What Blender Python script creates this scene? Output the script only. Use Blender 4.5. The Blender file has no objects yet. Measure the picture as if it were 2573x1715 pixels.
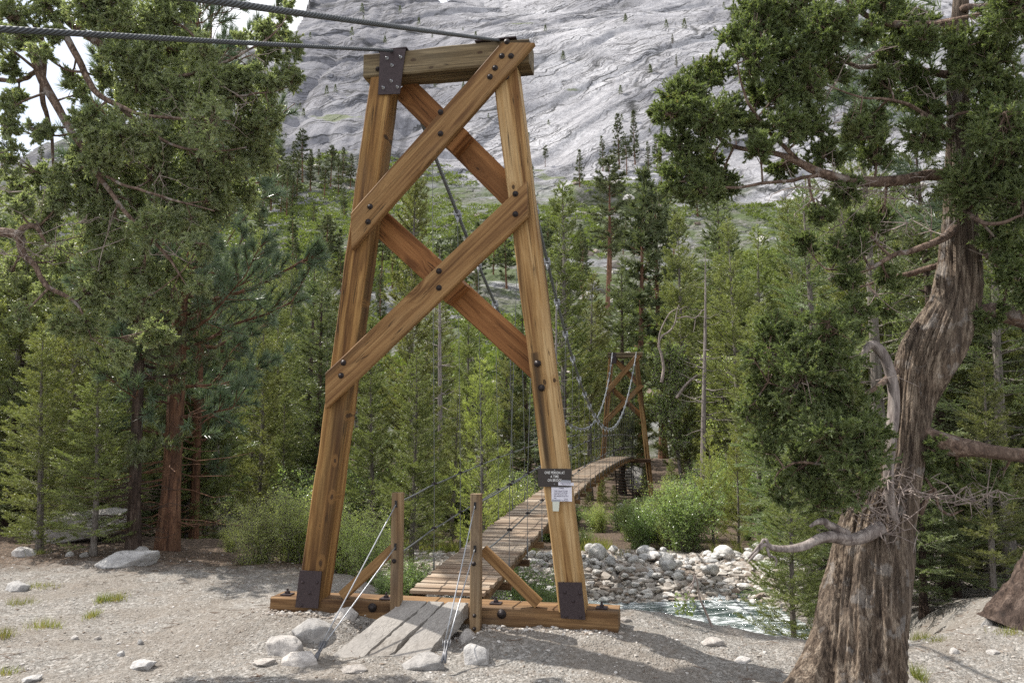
import bpy, bmesh, math, random
import numpy as np
from mathutils import Vector, Matrix

# ------------------------------------------------------------------ camera, sky, sun, exposure
SC = bpy.context.scene
COL = SC.collection
F, CX, CY = 2001.2, 1286.5, 857.5
PH = math.atan((1080.0 - CY) / F)
cam = bpy.data.cameras.new("camera")
cam.sensor_width = 36.0
cam.lens = 28.0
cam.clip_start = 0.05
cam.clip_end = 3000.0
camo = bpy.data.objects.new("camera", cam)
COL.objects.link(camo)
camo.location = (0, 0, 2.0)
camo.rotation_euler = (math.radians(90) + PH, 0, 0)
SC.camera = camo

SUN = Vector((-2.28, 1.17, 0)).normalized() * math.cos(math.radians(52)) + Vector((0, 0, math.sin(math.radians(52))))
sun = bpy.data.lights.new("sun", 'SUN')
sun.energy = 5.0
sun.angle = math.radians(0.5)
sun.color = (1.0, 0.955, 0.88)
suno = bpy.data.objects.new("sun", sun)
COL.objects.link(suno)
suno.rotation_euler = SUN.to_track_quat('Z', 'Y').to_euler()

W = bpy.data.worlds.new("World")
SC.world = W
W.use_nodes = True
wn = W.node_tree
wn.nodes.clear()
wo = wn.nodes.new('ShaderNodeOutputWorld')
bg = wn.nodes.new('ShaderNodeBackground')
bg.inputs['Strength'].default_value = 0.15
sk = wn.nodes.new('ShaderNodeTexSky')
sk.sky_type = 'NISHITA'
sk.sun_disc = False
sk.sun_elevation = math.radians(52)
sk.sun_rotation = math.atan2(SUN.x, SUN.y)
sk.altitude = 2600
wtc = wn.nodes.new('ShaderNodeTexCoord')
wno = wn.nodes.new('ShaderNodeTexNoise')
wno.inputs['Scale'].default_value = 2.2
wno.inputs['Detail'].default_value = 6
wr = wn.nodes.new('ShaderNodeMapRange')
wr.inputs[1].default_value = 0.35
wr.inputs[2].default_value = 0.6
wr.inputs[3].default_value = 0.45
wr.inputs[4].default_value = 0.92
wm = wn.nodes.new('ShaderNodeMixRGB')
wm.inputs['Color2'].default_value = (6.9, 6.95, 7.1, 1)
wn.links.new(wtc.outputs['Generated'], wno.inputs['Vector'])
wn.links.new(wno.outputs['Fac'], wr.inputs[0])
wn.links.new(wr.outputs[0], wm.inputs['Fac'])
wn.links.new(sk.outputs[0], wm.inputs['Color1'])
wn.links.new(wm.outputs[0], bg.inputs['Color'])
wn.links.new(bg.outputs[0], wo.inputs[0])

SC.view_settings.view_transform = 'Standard'
SC.view_settings.look = 'None'
SC.view_settings.gamma = 1.0
SC.view_settings.exposure = 0.5
SC.render.engine = 'CYCLES'
SC.cycles.use_denoising = False
SC.cycles.max_bounces = 6
SC.cycles.diffuse_bounces = 3
SC.cycles.glossy_bounces = 2
SC.cycles.transmission_bounces = 3
SC.cycles.transparent_max_bounces = 4
SC.cycles.caustics_reflective = False
SC.cycles.caustics_refractive = False

RNG = np.random.default_rng(11)
random.seed(5)
EYE = np.array([0, 0, 2.0])


def ray(x, y):
    a, b = (x - CX) / F, (CY - y) / F
    return np.array([a, math.cos(PH) - b * math.sin(PH), math.sin(PH) + b * math.cos(PH)])


def P(x, y, Y):
    r = ray(x, y)
    return EYE + r * (Y / r[1])


# ------------------------------------------------------------------ numpy noise
_perm = np.random.default_rng(3).random(4096 * 4)


def _h(ix, iy, iz):
    n = (ix * 73856093) ^ (iy * 19349663) ^ (iz * 83492791)
    return _perm[n & 16383]


def vnoise(x, y, z=0.0):
    x, y, z = np.broadcast_arrays(np.asarray(x, float), np.asarray(y, float), np.asarray(z, float))
    ix, iy, iz = np.floor(x).astype(np.int64), np.floor(y).astype(np.int64), np.floor(z).astype(np.int64)
    fx, fy, fz = x - ix, y - iy, z - iz
    fx, fy, fz = [f * f * (3 - 2 * f) for f in (fx, fy, fz)]
    r = 0
    for dx in (0, 1):
        for dy in (0, 1):
            for dz in (0, 1):
                w = (fx if dx else 1 - fx) * (fy if dy else 1 - fy) * (fz if dz else 1 - fz)
                r = r + w * _h(ix + dx, iy + dy, iz + dz)
    return r * 2 - 1


def fbm(x, y, z=0.0, o=4):
    r, a = 0, 1.0
    for i in range(o):
        r = r + a * vnoise(np.asarray(x) * 2 ** i + 17 * i, np.asarray(y) * 2 ** i + 5 * i, np.asarray(z) * 2 ** i)
        a *= 0.5
    return r


def sstep(a, b, x):
    t = np.clip((x - a) / (b - a), 0, 1)
    return t * t * (3 - 2 * t)


# ------------------------------------------------------------------ mesh helpers
def mesh_np(name, V, Fa, smooth=False, mats=None):
    """V (n,3), Fa (m,k) array or list of such arrays."""
    if not isinstance(Fa, (list, tuple)):
        Fa = [Fa]
    Fa = [np.asarray(f, dtype=np.int32) for f in Fa if len(f)]
    me = bpy.data.meshes.new(name)
    V = np.asarray(V, dtype=np.float32)
    me.vertices.add(len(V))
    me.vertices.foreach_set("co", V.ravel())
    li = np.concatenate([f.ravel() for f in Fa])
    tot = np.concatenate([np.full(len(f), f.shape[1], dtype=np.int32) for f in Fa])
    st = np.concatenate([[0], np.cumsum(tot)[:-1]]).astype(np.int32)
    me.loops.add(len(li))
    me.loops.foreach_set("vertex_index", li)
    me.polygons.add(len(tot))
    me.polygons.foreach_set("loop_start", st)
    me.polygons.foreach_set("loop_total", tot)
    me.polygons.foreach_set("use_smooth", np.full(len(tot), bool(smooth)))
    me.update(calc_edges=True)
    if mats is not None:
        me.materials.append(mats)
    return me


def link(name, data, parent=None, loc=None, mat=None):
    o = bpy.data.objects.new(name, data)
    COL.objects.link(o)
    if parent is not None:
        o.parent = parent
    if loc is not None:
        o.location = loc
    return o


def tag(o, label, cat, group=None, kind=None):
    o['label'] = label
    if cat:
        o['category'] = cat
    if group:
        o['group'] = group
    if kind:
        o['kind'] = kind
    return o


def thing(name, label, cat, loc=(0, 0, 0), rz=0.0, group=None):
    o = bpy.data.objects.new(name, None)
    COL.objects.link(o)
    o.empty_display_size = 0.1
    o.location = loc
    o.rotation_euler = (0, 0, rz)
    return tag(o, label, cat, group)


def copy_tree(o, parent=None):
    c = o.copy()
    COL.objects.link(c)
    c.parent = parent
    for ch in [x for x in KIDS.get(o.name, [])]:
        copy_tree(ch, c)
    return c


KIDS = {}


def regkids(o):
    ks = [x for x in bpy.data.objects if x.parent == o]
    KIDS[o.name] = ks
    for k in ks:
        regkids(k)


def frames(T):
    """T (...,3) tangents -> two normals"""
    T = T / (np.linalg.norm(T, axis=-1, keepdims=True) + 1e-9)
    up = np.zeros_like(T)
    up[..., 2] = 1.0
    flat = np.abs(T[..., 2]) > 0.9
    up[flat] = (1.0, 0, 0)
    A = np.cross(T, up)
    A /= np.linalg.norm(A, axis=-1, keepdims=True) + 1e-9
    B = np.cross(T, A)
    return T, A, B


def tubes(Pn, Rn, S=6, cap=True):
    """Pn (B,K,3), Rn (B,K) -> verts, quads (+ end caps)"""
    Pn = np.asarray(Pn, float)
    Rn = np.asarray(Rn, float)
    Bn, K, _ = Pn.shape
    T = np.gradient(Pn, axis=1)
    # one constant frame axis per tube keeps rings from twisting
    Tm, A0, B0 = frames(Pn[:, -1] - Pn[:, 0] + 1e-6)
    T = T / (np.linalg.norm(T, axis=-1, keepdims=True) + 1e-9)
    A = A0[:, None, :] - (T * A0[:, None, :]).sum(-1, keepdims=True) * T
    A /= np.linalg.norm(A, axis=-1, keepdims=True) + 1e-9
    Bv = np.cross(T, A)
    th = np.arange(S) * 2 * math.pi / S
    V = Pn[:, :, None, :] + Rn[:, :, None, None] * (A[:, :, None, :] * np.cos(th)[None, None, :, None] + Bv[:, :, None, :] * np.sin(th)[None, None, :, None])
    V = V.reshape(-1, 3)
    b = np.arange(Bn)[:, None, None] * K * S
    k = np.arange(K - 1)[None, :, None] * S
    s = np.arange(S)[None, None, :]
    s2 = (s + 1) % S
    q = np.stack([b + k + s, b + k + s2, b + k + S + s2, b + k + S + s], -1).reshape(-1, 4)
    fs = [q]
    if cap and S >= 3:
        c0 = (np.arange(Bn)[:, None] * K * S + np.arange(S)[None, ::-1])
        c1 = (np.arange(Bn)[:, None] * K * S + (K - 1) * S + np.arange(S)[None, :])
        fs.append(np.concatenate([c0, c1]))
    return V, fs


class Acc:
    def __init__(self):
        self.V, self.F, self.n = [], {}, 0

    def add(self, V, fs):
        if not isinstance(fs, (list, tuple)):
            fs = [fs]
        V = np.asarray(V, float)
        for f in fs:
            f = np.asarray(f)
            if len(f):
                self.F.setdefault(f.shape[1], []).append(f + self.n)
        self.V.append(V)
        self.n += len(V)
        return self

    def mesh(self, name, mat, smooth=False):
        return mesh_np(name, np.concatenate(self.V), [np.concatenate(v) for v in self.F.values()], smooth, mat)


def spline(pts, n):
    """Catmull-Rom resample of (m,d) points to n points"""
    p = np.asarray(pts, float)
    p = np.vstack([2 * p[0] - p[1], p, 2 * p[-1] - p[-2]])
    m = len(p) - 3
    t = np.linspace(0, m - 1e-6, n)
    i = t.astype(int)
    f = (t - i)[:, None]
    a, b, c, d = p[i], p[i + 1], p[i + 2], p[i + 3]
    return 0.5 * ((2 * b) + (-a + c) * f + (2 * a - 5 * b + 4 * c - d) * f ** 2 + (-a + 3 * b - 3 * c + d) * f ** 3)


def boxv(x0, x1, y0, y1, z0, z1):
    V = np.array([[x, y, z] for x in (x0, x1) for y in (y0, y1) for z in (z0, z1)], float)
    Fq = np.array([[0, 1, 3, 2], [4, 6, 7, 5], [0, 4, 5, 1], [2, 3, 7, 6], [0, 2, 6, 4], [1, 5, 7, 3]])
    return V, Fq


# ------------------------------------------------------------------ materials
class NT:
    def __init__(self, name):
        self.m = bpy.data.materials.new(name)
        self.m.use_nodes = True
        self.t = self.m.node_tree
        self.t.nodes.clear()
        self.out = self.t.nodes.new('ShaderNodeOutputMaterial')

    def n(self, typ, ins=None, **kw):
        nd = self.t.nodes.new(typ)
        for k, v in kw.items():
            setattr(nd, k, v)
        for k, v in (ins or {}).items():
            self.set(nd.inputs[k], v)
        return nd

    def set(self, sock, v):
        if isinstance(v, bpy.types.NodeSocket):
            self.t.links.new(v, sock)
        elif isinstance(v, bpy.types.Node):
            self.t.links.new(v.outputs[0], sock)
        else:
            if isinstance(v, (tuple, list)) and len(v) == 3 and sock.type == 'RGBA':
                v = (*v, 1)
            sock.default_value = v

    def math(self, op, a, b=0.0, clamp=False):
        nd = self.t.nodes.new('ShaderNodeMath')
        nd.operation = op
        nd.use_clamp = clamp
        self.set(nd.inputs[0], a)
        self.set(nd.inputs[1], b)
        return nd.outputs[0]

    def mix(self, f, a, b, bt='MIX'):
        nd = self.t.nodes.new('ShaderNodeMixRGB')
        nd.blend_type = bt
        self.set(nd.inputs['Fac'], f)
        self.set(nd.inputs['Color1'], a)
        self.set(nd.inputs['Color2'], b)
        return nd.outputs[0]

    def mr(self, v, a, b, c=0.0, d=1.0):
        nd = self.t.nodes.new('ShaderNodeMapRange')
        nd.interpolation_type = 'SMOOTHSTEP'
        self.set(nd.inputs[0], v)
        for i, q in enumerate((a, b, c, d)):
            nd.inputs[i + 1].default_value = q
        return nd.outputs[0]

    def noise(self, vec, scale, detail=4, rough=0.55, dist=0.0):
        nd = self.t.nodes.new('ShaderNodeTexNoise')
        self.set(nd.inputs['Vector'], vec)
        nd.inputs['Scale'].default_value = scale
        nd.inputs['Detail'].default_value = detail
        nd.inputs['Roughness'].default_value = rough
        nd.inputs['Distortion'].default_value = dist
        return nd.outputs['Fac']

    def scale(self, vec, s, loc=(0, 0, 0), rot=(0, 0, 0)):
        nd = self.t.nodes.new('ShaderNodeMapping')
        self.set(nd.inputs['Vector'], vec)
        nd.inputs['Scale'].default_value = s
        nd.inputs['Location'].default_value = loc
        nd.inputs['Rotation'].default_value = rot
        return nd.outputs[0]

    def ramp(self, f, stops):
        nd = self.t.nodes.new('ShaderNodeValToRGB')
        self.set(nd.inputs[0], f)
        e = nd.color_ramp.elements
        while len(e) < len(stops):
            e.new(0.5)
        for el, (p, c) in zip(e, stops):
            el.position = p
            el.color = (*c, 1)
        return nd.outputs[0]

    def bump(self, h, strength=0.5, dist=0.01, normal=None):
        nd = self.t.nodes.new('ShaderNodeBump')
        self.set(nd.inputs['Height'], h)
        nd.inputs['Strength'].default_value = strength
        nd.inputs['Distance'].default_value = dist
        if normal is not None:
            self.set(nd.inputs['Normal'], normal)
        return nd.outputs[0]

    def pbr(self, col, rough=0.8, normal=None, metal=0.0, spec=0.3, **kw):
        nd = self.t.nodes.new('ShaderNodeBsdfPrincipled')
        self.set(nd.inputs['Base Color'], col)
        self.set(nd.inputs['Roughness'], rough)
        nd.inputs['Metallic'].default_value = metal
        nd.inputs['Specular IOR Level'].default_value = spec
        for k, v in kw.items():
            self.set(nd.inputs[k], v)
        if normal is not None:
            self.set(nd.inputs['Normal'], normal)
        self.t.links.new(nd.outputs[0], self.out.inputs[0])
        return nd


def wood(name, light, mid, dark, grey=0.0, greycol=(0.30, 0.27, 0.24), stain=0.5, knots=True, streaks=(), grain=1.0, knots_at=(), check=0.012):
    """timber: grain runs along the object's local X"""
    t = NT(name)
    tc = t.n('ShaderNodeTexCoord').outputs['Object']
    rnd = t.n('ShaderNodeObjectInfo').outputs['Random']
    off = t.n('ShaderNodeCombineXYZ', {'X': t.math('MULTIPLY', rnd, 37.0), 'Y': t.math('MULTIPLY', rnd, 11.0), 'Z': 0.0}).outputs[0]
    v = t.n('ShaderNodeVectorMath', {0: tc, 1: off}, operation='ADD').outputs[0]
    vor = t.n('ShaderNodeTexVoronoi', {'Vector': t.scale(v, (1.5, 3.2, 3.2)), 'Scale': 1.0, 'Randomness': 1.0})
    kd = vor.outputs['Distance']
    kn = t.mr(kd, 0.0, 0.34, 1.0, 0.0) if knots else 0.0
    # grain lines bend round the knots
    warp = t.n('ShaderNodeCombineXYZ', {'X': 0.0, 'Y': t.math('MULTIPLY', kn, 0.06), 'Z': t.math('MULTIPLY', kn, 0.05)}).outputs[0]
    vw = t.n('ShaderNodeVectorMath', {0: v, 1: warp}, operation='ADD').outputs[0]
    n1 = t.noise(t.scale(vw, (0.55, 13, 13)), 1.0, 6, 0.6, 0.6)
    n2 = t.noise(t.scale(vw, (2.6, 75, 75)), 1.0, 4, 0.65, 0.5)
    n3 = t.noise(t.scale(vw, (0.30, 4.2, 4.2)), 1.0, 3, 0.5, 0.4)
    col = t.ramp(n1, [(0.34, dark), (0.48, mid), (0.64, light)])
    col = t.mix(t.mr(n2, 0.3, 0.7, 0.42 * grain, 0.0), col, dark)
    col = t.mix(t.mr(n3, 0.50, 0.66, 0.0, stain), col, tuple(c * 0.42 for c in dark))
    if knots:
        ring = t.math('SINE', t.math('MULTIPLY', kd, 150.0))
        km = t.mr(kd, 0.07, 0.20, 1.0, 0.0)
        col = t.mix(t.math('MULTIPLY', km, t.mr(ring, -1, 1, 0.15, 0.6)), col, tuple(c * 0.6 for c in dark))
        col = t.mix(t.mr(kd, 0.035, 0.075, 0.85, 0.0), col, (0.03, 0.017, 0.01))
    if knots_at:
        sk_ = t.n('ShaderNodeSeparateXYZ', {0: tc})
        kw_ = t.math('MULTIPLY', t.math('SUBTRACT', t.noise(tc, 9.0, 2), 0.5), 0.03)
    for (kx, ky, kr) in knots_at:
        dx = t.math('MULTIPLY', t.math('SUBTRACT', sk_.outputs['X'], kx), 0.55)
        dy = t.math('SUBTRACT', sk_.outputs['Y'], ky)
        dd = t.math('ADD', t.math('SQRT', t.math('ADD', t.math('MULTIPLY', dx, dx), t.math('MULTIPLY', dy, dy))), kw_)
        rg_ = t.mr(t.math('SINE', t.math('MULTIPLY', dd, 620.0)), -0.6, 1.0, 0.0, 0.75)
        col = t.mix(t.mr(dd, kr * 1.3, kr * 2.0, 0.55, 0.0), col, t.mix(rg_, mid, dark))
        col = t.mix(t.mr(dd, kr * 0.45, kr * 0.75, 0.9, 0.0), col, (0.05, 0.026, 0.014))
    # long drying checks
    ck = t.noise(t.scale(v, (0.45, 22, 22)), 1.0, 2, 0.4, 0.25)
    ckm = t.mr(t.math('ABSOLUTE', t.math('SUBTRACT', ck, 0.5)), 0.0, check, 0.85, 0.0)
    ckm = t.math('MULTIPLY', ckm, t.mr(t.noise(t.scale(v, (1.2, 4, 4), (3, 1, 2)), 1.0, 2), 0.48, 0.58))
    col = t.mix(ckm, col, (0.025, 0.015, 0.01))
    if grey > 0:
        gn = t.noise(t.scale(v, (0.9, 2.5, 2.5), (7, 3, 1)), 1.0, 4)
        gc = t.mix(t.mr(n2, 0.3, 0.7, 0.45, 0.0), greycol, tuple(c * 0.35 for c in greycol))
        col = t.mix(t.mr(gn, 0.6 - grey * 0.5, 0.85 - grey * 0.5, 0.0, min(1, grey * 1.3)), col, gc)
    for (x0, x1, y0, w) in streaks:  # rust-black runs below a bolt: from x0 to x1 along the grain, centred y0
        sx = t.n('ShaderNodeSeparateXYZ', {0: tc})
        wob = t.math('MULTIPLY', t.math('SUBTRACT', n3, 0.5), 0.05)
        dy = t.math('ABSOLUTE', t.math('SUBTRACT', t.math('ADD', sx.outputs['Y'], wob), y0))
        a = t.mr(t.math('ADD', dy, t.math('MULTIPLY', t.math('SUBTRACT', n1, 0.5), 0.05)), w * 0.1, w * 0.95, 1.0, 0.0)
        b1 = t.mr(sx.outputs['X'], min(x0, x1) - 0.02, min(x0, x1) + 0.45, 0.0, 1.0)
        b2 = t.mr(sx.outputs['X'], max(x0, x1) - 0.02, max(x0, x1) + 0.01, 1.0, 0.0)
        m = t.math('MULTIPLY', a, t.math('MULTIPLY', b1, b2))
        m = t.math('MULTIPLY', m, t.mr(n1, 0.30, 0.50, 0.45, 1.0))
        col = t.mix(t.math('MULTIPLY', m, 0.88), col, (0.022, 0.016, 0.012))
    oh = t.n('ShaderNodeHueSaturation', {'Color': col, 'Hue': 0.505, 'Saturation': 1.05, 'Value': t.math('ADD', t.math('MULTIPLY', rnd, 0.22), 0.84)}).outputs[0]
    h = t.math('ADD', t.math('MULTIPLY', n1, 0.6), t.math('MULTIPLY', n2, 0.5))
    h = t.math('SUBTRACT', h, t.math('MULTIPLY', ckm, 1.2))
    t.pbr(oh, 0.72, t.bump(h, 0.55, 0.006), spec=0.25)
    return t.m


def bark(name, c1, c2, c3, sc=(14, 14, 1.3), bump=0.03, lichen=0.0):
    t = NT(name)
    tc = t.n('ShaderNodeTexCoord').outputs['Object']
    n1 = t.noise(t.scale(tc, sc), 1.0, 7, 0.62, 0.7)
    n2 = t.noise(t.scale(tc, tuple(s * 3.2 for s in sc)), 1.0, 5, 0.6, 0.3)
    n3 = t.noise(tc, 2.2, 4)
    col = t.ramp(n1, [(0.33, c3), (0.5, c2), (0.68, c1)])
    col = t.mix(t.mr(n2, 0.35, 0.6, 0.55, 0.0), col, c3)
    col = t.mix(t.mr(n3, 0.45, 0.65, 0.0, 0.45), col, tuple(c * 0.55 + 0.02 for c in c2))
    if lichen:
        col = t.mix(t.mr(t.noise(tc, 7.0, 5), 0.56, 0.64, 0.0, lichen), col, (0.42, 0.40, 0.38))
    h = t.math('ADD', n1, t.math('MULTIPLY', n2, 0.45))
    t.pbr(col, 0.85, t.bump(h, 0.8, bump), spec=0.2)
    return t.m


def leafmat(name, c1, c2, dry=None, rough=0.45, trans=0.35, spec=0.35, dryamt=0.08):
    t = NT(name)
    g = t.n('ShaderNodeNewGeometry')
    ri = g.outputs['Random Per Island']
    ro = t.n('ShaderNodeObjectInfo').outputs['Random']
    tc = t.n('ShaderNodeTexCoord').outputs['Object']
    cl = t.noise(tc, 1.7, 3)
    f = t.math('ADD', t.math('MULTIPLY', ri, 0.6), t.math('MULTIPLY', t.math('SUBTRACT', cl, 0.3), 0.9), True)
    col = t.mix(f, c1, c2)
    if dry:
        col = t.mix(t.mr(t.noise(tc, 5.0, 3), 0.60, 0.70, 0.0, dryamt * 6), col, dry)
        col = t.mix(t.mr(ri, 1.0 - dryamt, 1.0, 0.0, 0.8), col, dry)
    col = t.n('ShaderNodeHueSaturation', {'Color': col, 'Hue': t.math('ADD', t.math('MULTIPLY', ro, 0.03), 0.485), 'Saturation': 1.0,
                                          'Value': t.math('ADD', t.math('MULTIPLY', t.math('FRACT', t.math('MULTIPLY', ro, 7.3)), 0.4), 0.8)}).outputs[0]
    b = t.pbr(col, rough, spec=spec)
    tr = t.n('ShaderNodeBsdfTranslucent', {'Color': t.mix(1.0, col, (1.5, 1.6, 0.8), 'MULTIPLY')})
    mx = t.n('ShaderNodeMixShader', {0: trans, 1: b.outputs[0], 2: tr.outputs[0]})
    t.t.links.new(mx.outputs[0], t.out.inputs[0])
    return t.m


def simple(name, col, rough=0.6, metal=0.0, spec=0.3, var=0.3, sc=30.0, bump=0.0):
    t = NT(name)
    tc = t.n('ShaderNodeTexCoord').outputs['Object']
    n = t.noise(tc, sc, 5)
    c = t.mix(t.mr(n, 0.3, 0.7, 0.0, var), col, tuple(x * 0.45 for x in col))
    t.pbr(c, rough, t.bump(n, 0.4, bump) if bump else None, metal=metal, spec=spec)
    return t.m


M = {}
M['leg'] = wood('timber_leg', (0.44, 0.265, 0.125), (0.28, 0.150, 0.066), (0.10, 0.045, 0.019), 0.25, (0.24, 0.17, 0.11), stain=0.7)
M['brace'] = wood('timber_brace', (0.39, 0.235, 0.115), (0.27, 0.148, 0.068), (0.11, 0.050, 0.022), 0.2, (0.22, 0.16, 0.11), stain=0.6)
M['backbrace'] = wood('timber_red', (0.38, 0.185, 0.085), (0.27, 0.120, 0.052), (0.13, 0.052, 0.022), 0.0, stain=0.35)
M['cross'] = wood('timber_weathered', (0.32, 0.24, 0.145), (0.17, 0.12, 0.068), (0.055, 0.036, 0.02), 0.3, (0.22, 0.19, 0.14), stain=0.5, grain=1.6)
M['sill'] = wood('timber_sill', (0.36, 0.215, 0.11), (0.22, 0.122, 0.060), (0.08, 0.040, 0.020), 0.3, (0.17, 0.13, 0.10), stain=0.6, grain=1.4)
M['post'] = wood('timber_post', (0.40, 0.28, 0.17), (0.27, 0.17, 0.095), (0.11, 0.062, 0.034), 0.45, (0.20, 0.155, 0.115), stain=0.5)
M['ramp'] = wood('timber_grey', (0.38, 0.345, 0.31), (0.29, 0.26, 0.23), (0.12, 0.10, 0.085), 0.6, (0.36, 0.335, 0.31), stain=0.35, grain=1.8, check=0.035, knots=False)
M['iron'] = simple('rusty_iron', (0.062, 0.045, 0.047), 0.6, 0.25, 0.3, 0.55, 60, 0.002)
M['bolt'] = simple('bolt_iron', (0.035, 0.028, 0.028), 0.5, 0.5, 0.4, 0.4, 60)
M['hanger'] = simple('hanger_wire', (0.17, 0.175, 0.18), 0.5, 0.5, 0.4, 0.3, 40)
M['zinc'] = simple('galvanised', (0.42, 0.43, 0.45), 0.45, 0.6, 0.5, 0.35, 40)
M['darksill'] = wood('timber_darksill', (0.16, 0.10, 0.06), (0.09, 0.05, 0.03), (0.035, 0.02, 0.012), 0.2, (0.12, 0.10, 0.08))
M['darkzinc'] = simple('dull_steel', (0.16, 0.16, 0.17), 0.5, 0.6, 0.5, 0.5, 40)
M['darksteel'] = simple('black_steel', (0.03, 0.028, 0.028), 0.55, 0.3)
M['stubwood'] = bark('dead_wood', (0.42, 0.37, 0.34), (0.28, 0.24, 0.22), (0.10, 0.08, 0.075), (22, 22, 2.5), 0.012)
M['twig'] = bark('dead_twig', (0.46, 0.40, 0.36), (0.32, 0.26, 0.23), (0.14, 0.11, 0.10), (30, 30, 5), 0.004)
M['litter'] = bark('fallen_twig', (0.30, 0.20, 0.13), (0.17, 0.10, 0.065), (0.05, 0.03, 0.02), (40, 40, 40), 0.002)
M['jbark'] = bark('juniper_bark', (0.40, 0.325, 0.25), (0.175, 0.130, 0.095), (0.026, 0.018, 0.014), (24, 24, 1.6), 0.06, 0.3)
M['jlimb'] = bark('juniper_limb_bark', (0.34, 0.255, 0.20), (0.175, 0.118, 0.088), (0.04, 0.026, 0.02), (26, 26, 12), 0.03, 0.35)
M['pbark'] = bark('pine_bark', (0.17, 0.125, 0.10), (0.085, 0.058, 0.045), (0.018, 0.012, 0.01), (14, 14, 4), 0.04)
M['rbark'] = bark('red_pine_bark', (0.27, 0.15, 0.09), (0.17, 0.085, 0.05), (0.045, 0.026, 0.02), (12, 12, 2.5), 0.03)
M['gbark'] = bark('grey_bark', (0.30, 0.27, 0.24), (0.19, 0.165, 0.145), (0.07, 0.06, 0.05), (16, 16, 2.5), 0.02)
M['jleaf'] = leafmat('juniper_leaf', (0.093, 0.126, 0.050), (0.200, 0.233, 0.110), (0.20, 0.13, 0.05), 0.42, 0.38, 0.45, 0.03)
M['jleaf2'] = leafmat('juniper_leaf_sage', (0.147, 0.177, 0.096), (0.371, 0.385, 0.239), (0.24, 0.16, 0.07), 0.35, 0.45, 0.55, 0.03)
M['jeff'] = leafmat('long_needle', (0.087, 0.129, 0.082), (0.176, 0.216, 0.142), None, 0.36, 0.25, 0.5)
M['lodge'] = leafmat('lodgepole_needle', (0.144, 0.173, 0.062), (0.294, 0.302, 0.127), (0.16, 0.10, 0.04), 0.42, 0.32, 0.4, 0.01)
M['lime'] = leafmat('young_needle', (0.219, 0.259, 0.076), (0.355, 0.370, 0.145), None, 0.42, 0.42, 0.4)
M['dark'] = leafmat('dark_needle', (0.094, 0.124, 0.062), (0.188, 0.216, 0.112), None, 0.36, 0.32, 0.5)
M['fir'] = leafmat('fir_needle', (0.132, 0.178, 0.081), (0.263, 0.297, 0.160), None, 0.38, 0.3, 0.5)
M['far'] = leafmat('far_needle', (0.073, 0.092, 0.050), (0.137, 0.151, 0.080), None, 0.6, 0.2, 0.2)
M['willow'] = leafmat('willow_leaf', (0.319, 0.389, 0.128), (0.517, 0.557, 0.270), None, 0.36, 0.55, 0.5)
M['cotton'] = leafmat('cottonwood_leaf', (0.150, 0.215, 0.078), (0.330, 0.410, 0.195), None, 0.30, 0.42, 0.6)
M['cottonl'] = leafmat('cottonwood_tree_leaf', (0.30, 0.38, 0.13), (0.52, 0.58, 0.28), None, 0.28, 0.45, 0.7)
M['shrub'] = leafmat('slope_shrub_leaf', (0.079, 0.105, 0.027), (0.166, 0.182, 0.054), None, 0.5, 0.3, 0.3)
M['grass'] = leafmat('grass_blade', (0.13, 0.16, 0.04), (0.26, 0.25, 0.09), (0.33, 0.27, 0.15), 0.5, 0.4, 0.3, 0.2)

# ---- gravel ground
t = NT('gravel')
tc = t.n('ShaderNodeTexCoord').outputs['Object']
sx = t.n('ShaderNodeSeparateXYZ', {0: tc})
n1 = t.noise(tc, 0.8, 5)
n2 = t.noise(tc, 22, 6, 0.7)
n4 = t.noise(tc, 4.5, 5, 0.6)
vo = t.n('ShaderNodeTexVoronoi', {'Vector': tc, 'Scale': 38.0})
vo2 = t.n('ShaderNodeTexVoronoi', {'Vector': tc, 'Scale': 95.0})
vc = t.n('ShaderNodeSeparateColor', {0: vo.outputs['Color']}).outputs[0]
vc2 = t.n('ShaderNodeSeparateColor', {0: vo2.outputs['Color']}).outputs[0]
gr = t.ramp(n2, [(0.3, (0.11, 0.10, 0.088)), (0.5, (0.235, 0.22, 0.20)), (0.7, (0.365, 0.348, 0.325))])
gr = t.mix(t.mr(vc, 0.78, 0.9, 0.0, 0.5), gr, (0.52, 0.49, 0.455))
gr = t.mix(t.mr(vc, 0.0, 0.16, 0.5, 0.0), gr, (0.19, 0.15, 0.12))
gr = t.mix(t.mr(vc2, 0.0, 0.25, 0.45, 0.0), gr, (0.16, 0.13, 0.105))
gr = t.mix(t.mr(n1, 0.42, 0.60, 0.0, 0.5), gr, (0.20, 0.17, 0.14))
gr = t.mix(t.mr(n4, 0.52, 0.66, 0.0, 0.3), gr, (0.22, 0.18, 0.145))
# forest litter beyond the bench edge
ed = t.math('ADD', sx.outputs['Y'], t.math('MULTIPLY', t.math('SUBTRACT', n4, 0.5), 1.6))
lit = t.mr(ed, 11.0, 12.2, 0.0, 1.0)
lit = t.math('MULTIPLY', lit, t.mr(sx.outputs['X'], -2.0, -0.5, 1.0, 0.0))
lit2 = t.mr(ed, 20.5, 22.5, 0.0, 1.0)
lit = t.math('MAXIMUM', lit, lit2)
lc = t.mix(t.mr(n2, 0.4, 0.65), (0.05, 0.035, 0.025), (0.19, 0.13, 0.09))
gcol = t.mix(t.math('MULTIPLY', lit, 0.9), gr, lc)
hh = t.math('ADD', t.math('MULTIPLY', n2, 1.0), t.math('ADD', t.math('MULTIPLY', t.mr(vo.outputs['Distance'], 0.0, 0.6, 1.0, 0.0), 0.8), t.math('MULTIPLY', t.mr(vo2.outputs['Distance'], 0.0, 0.6, 1.0, 0.0), 0.35)))
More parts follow.
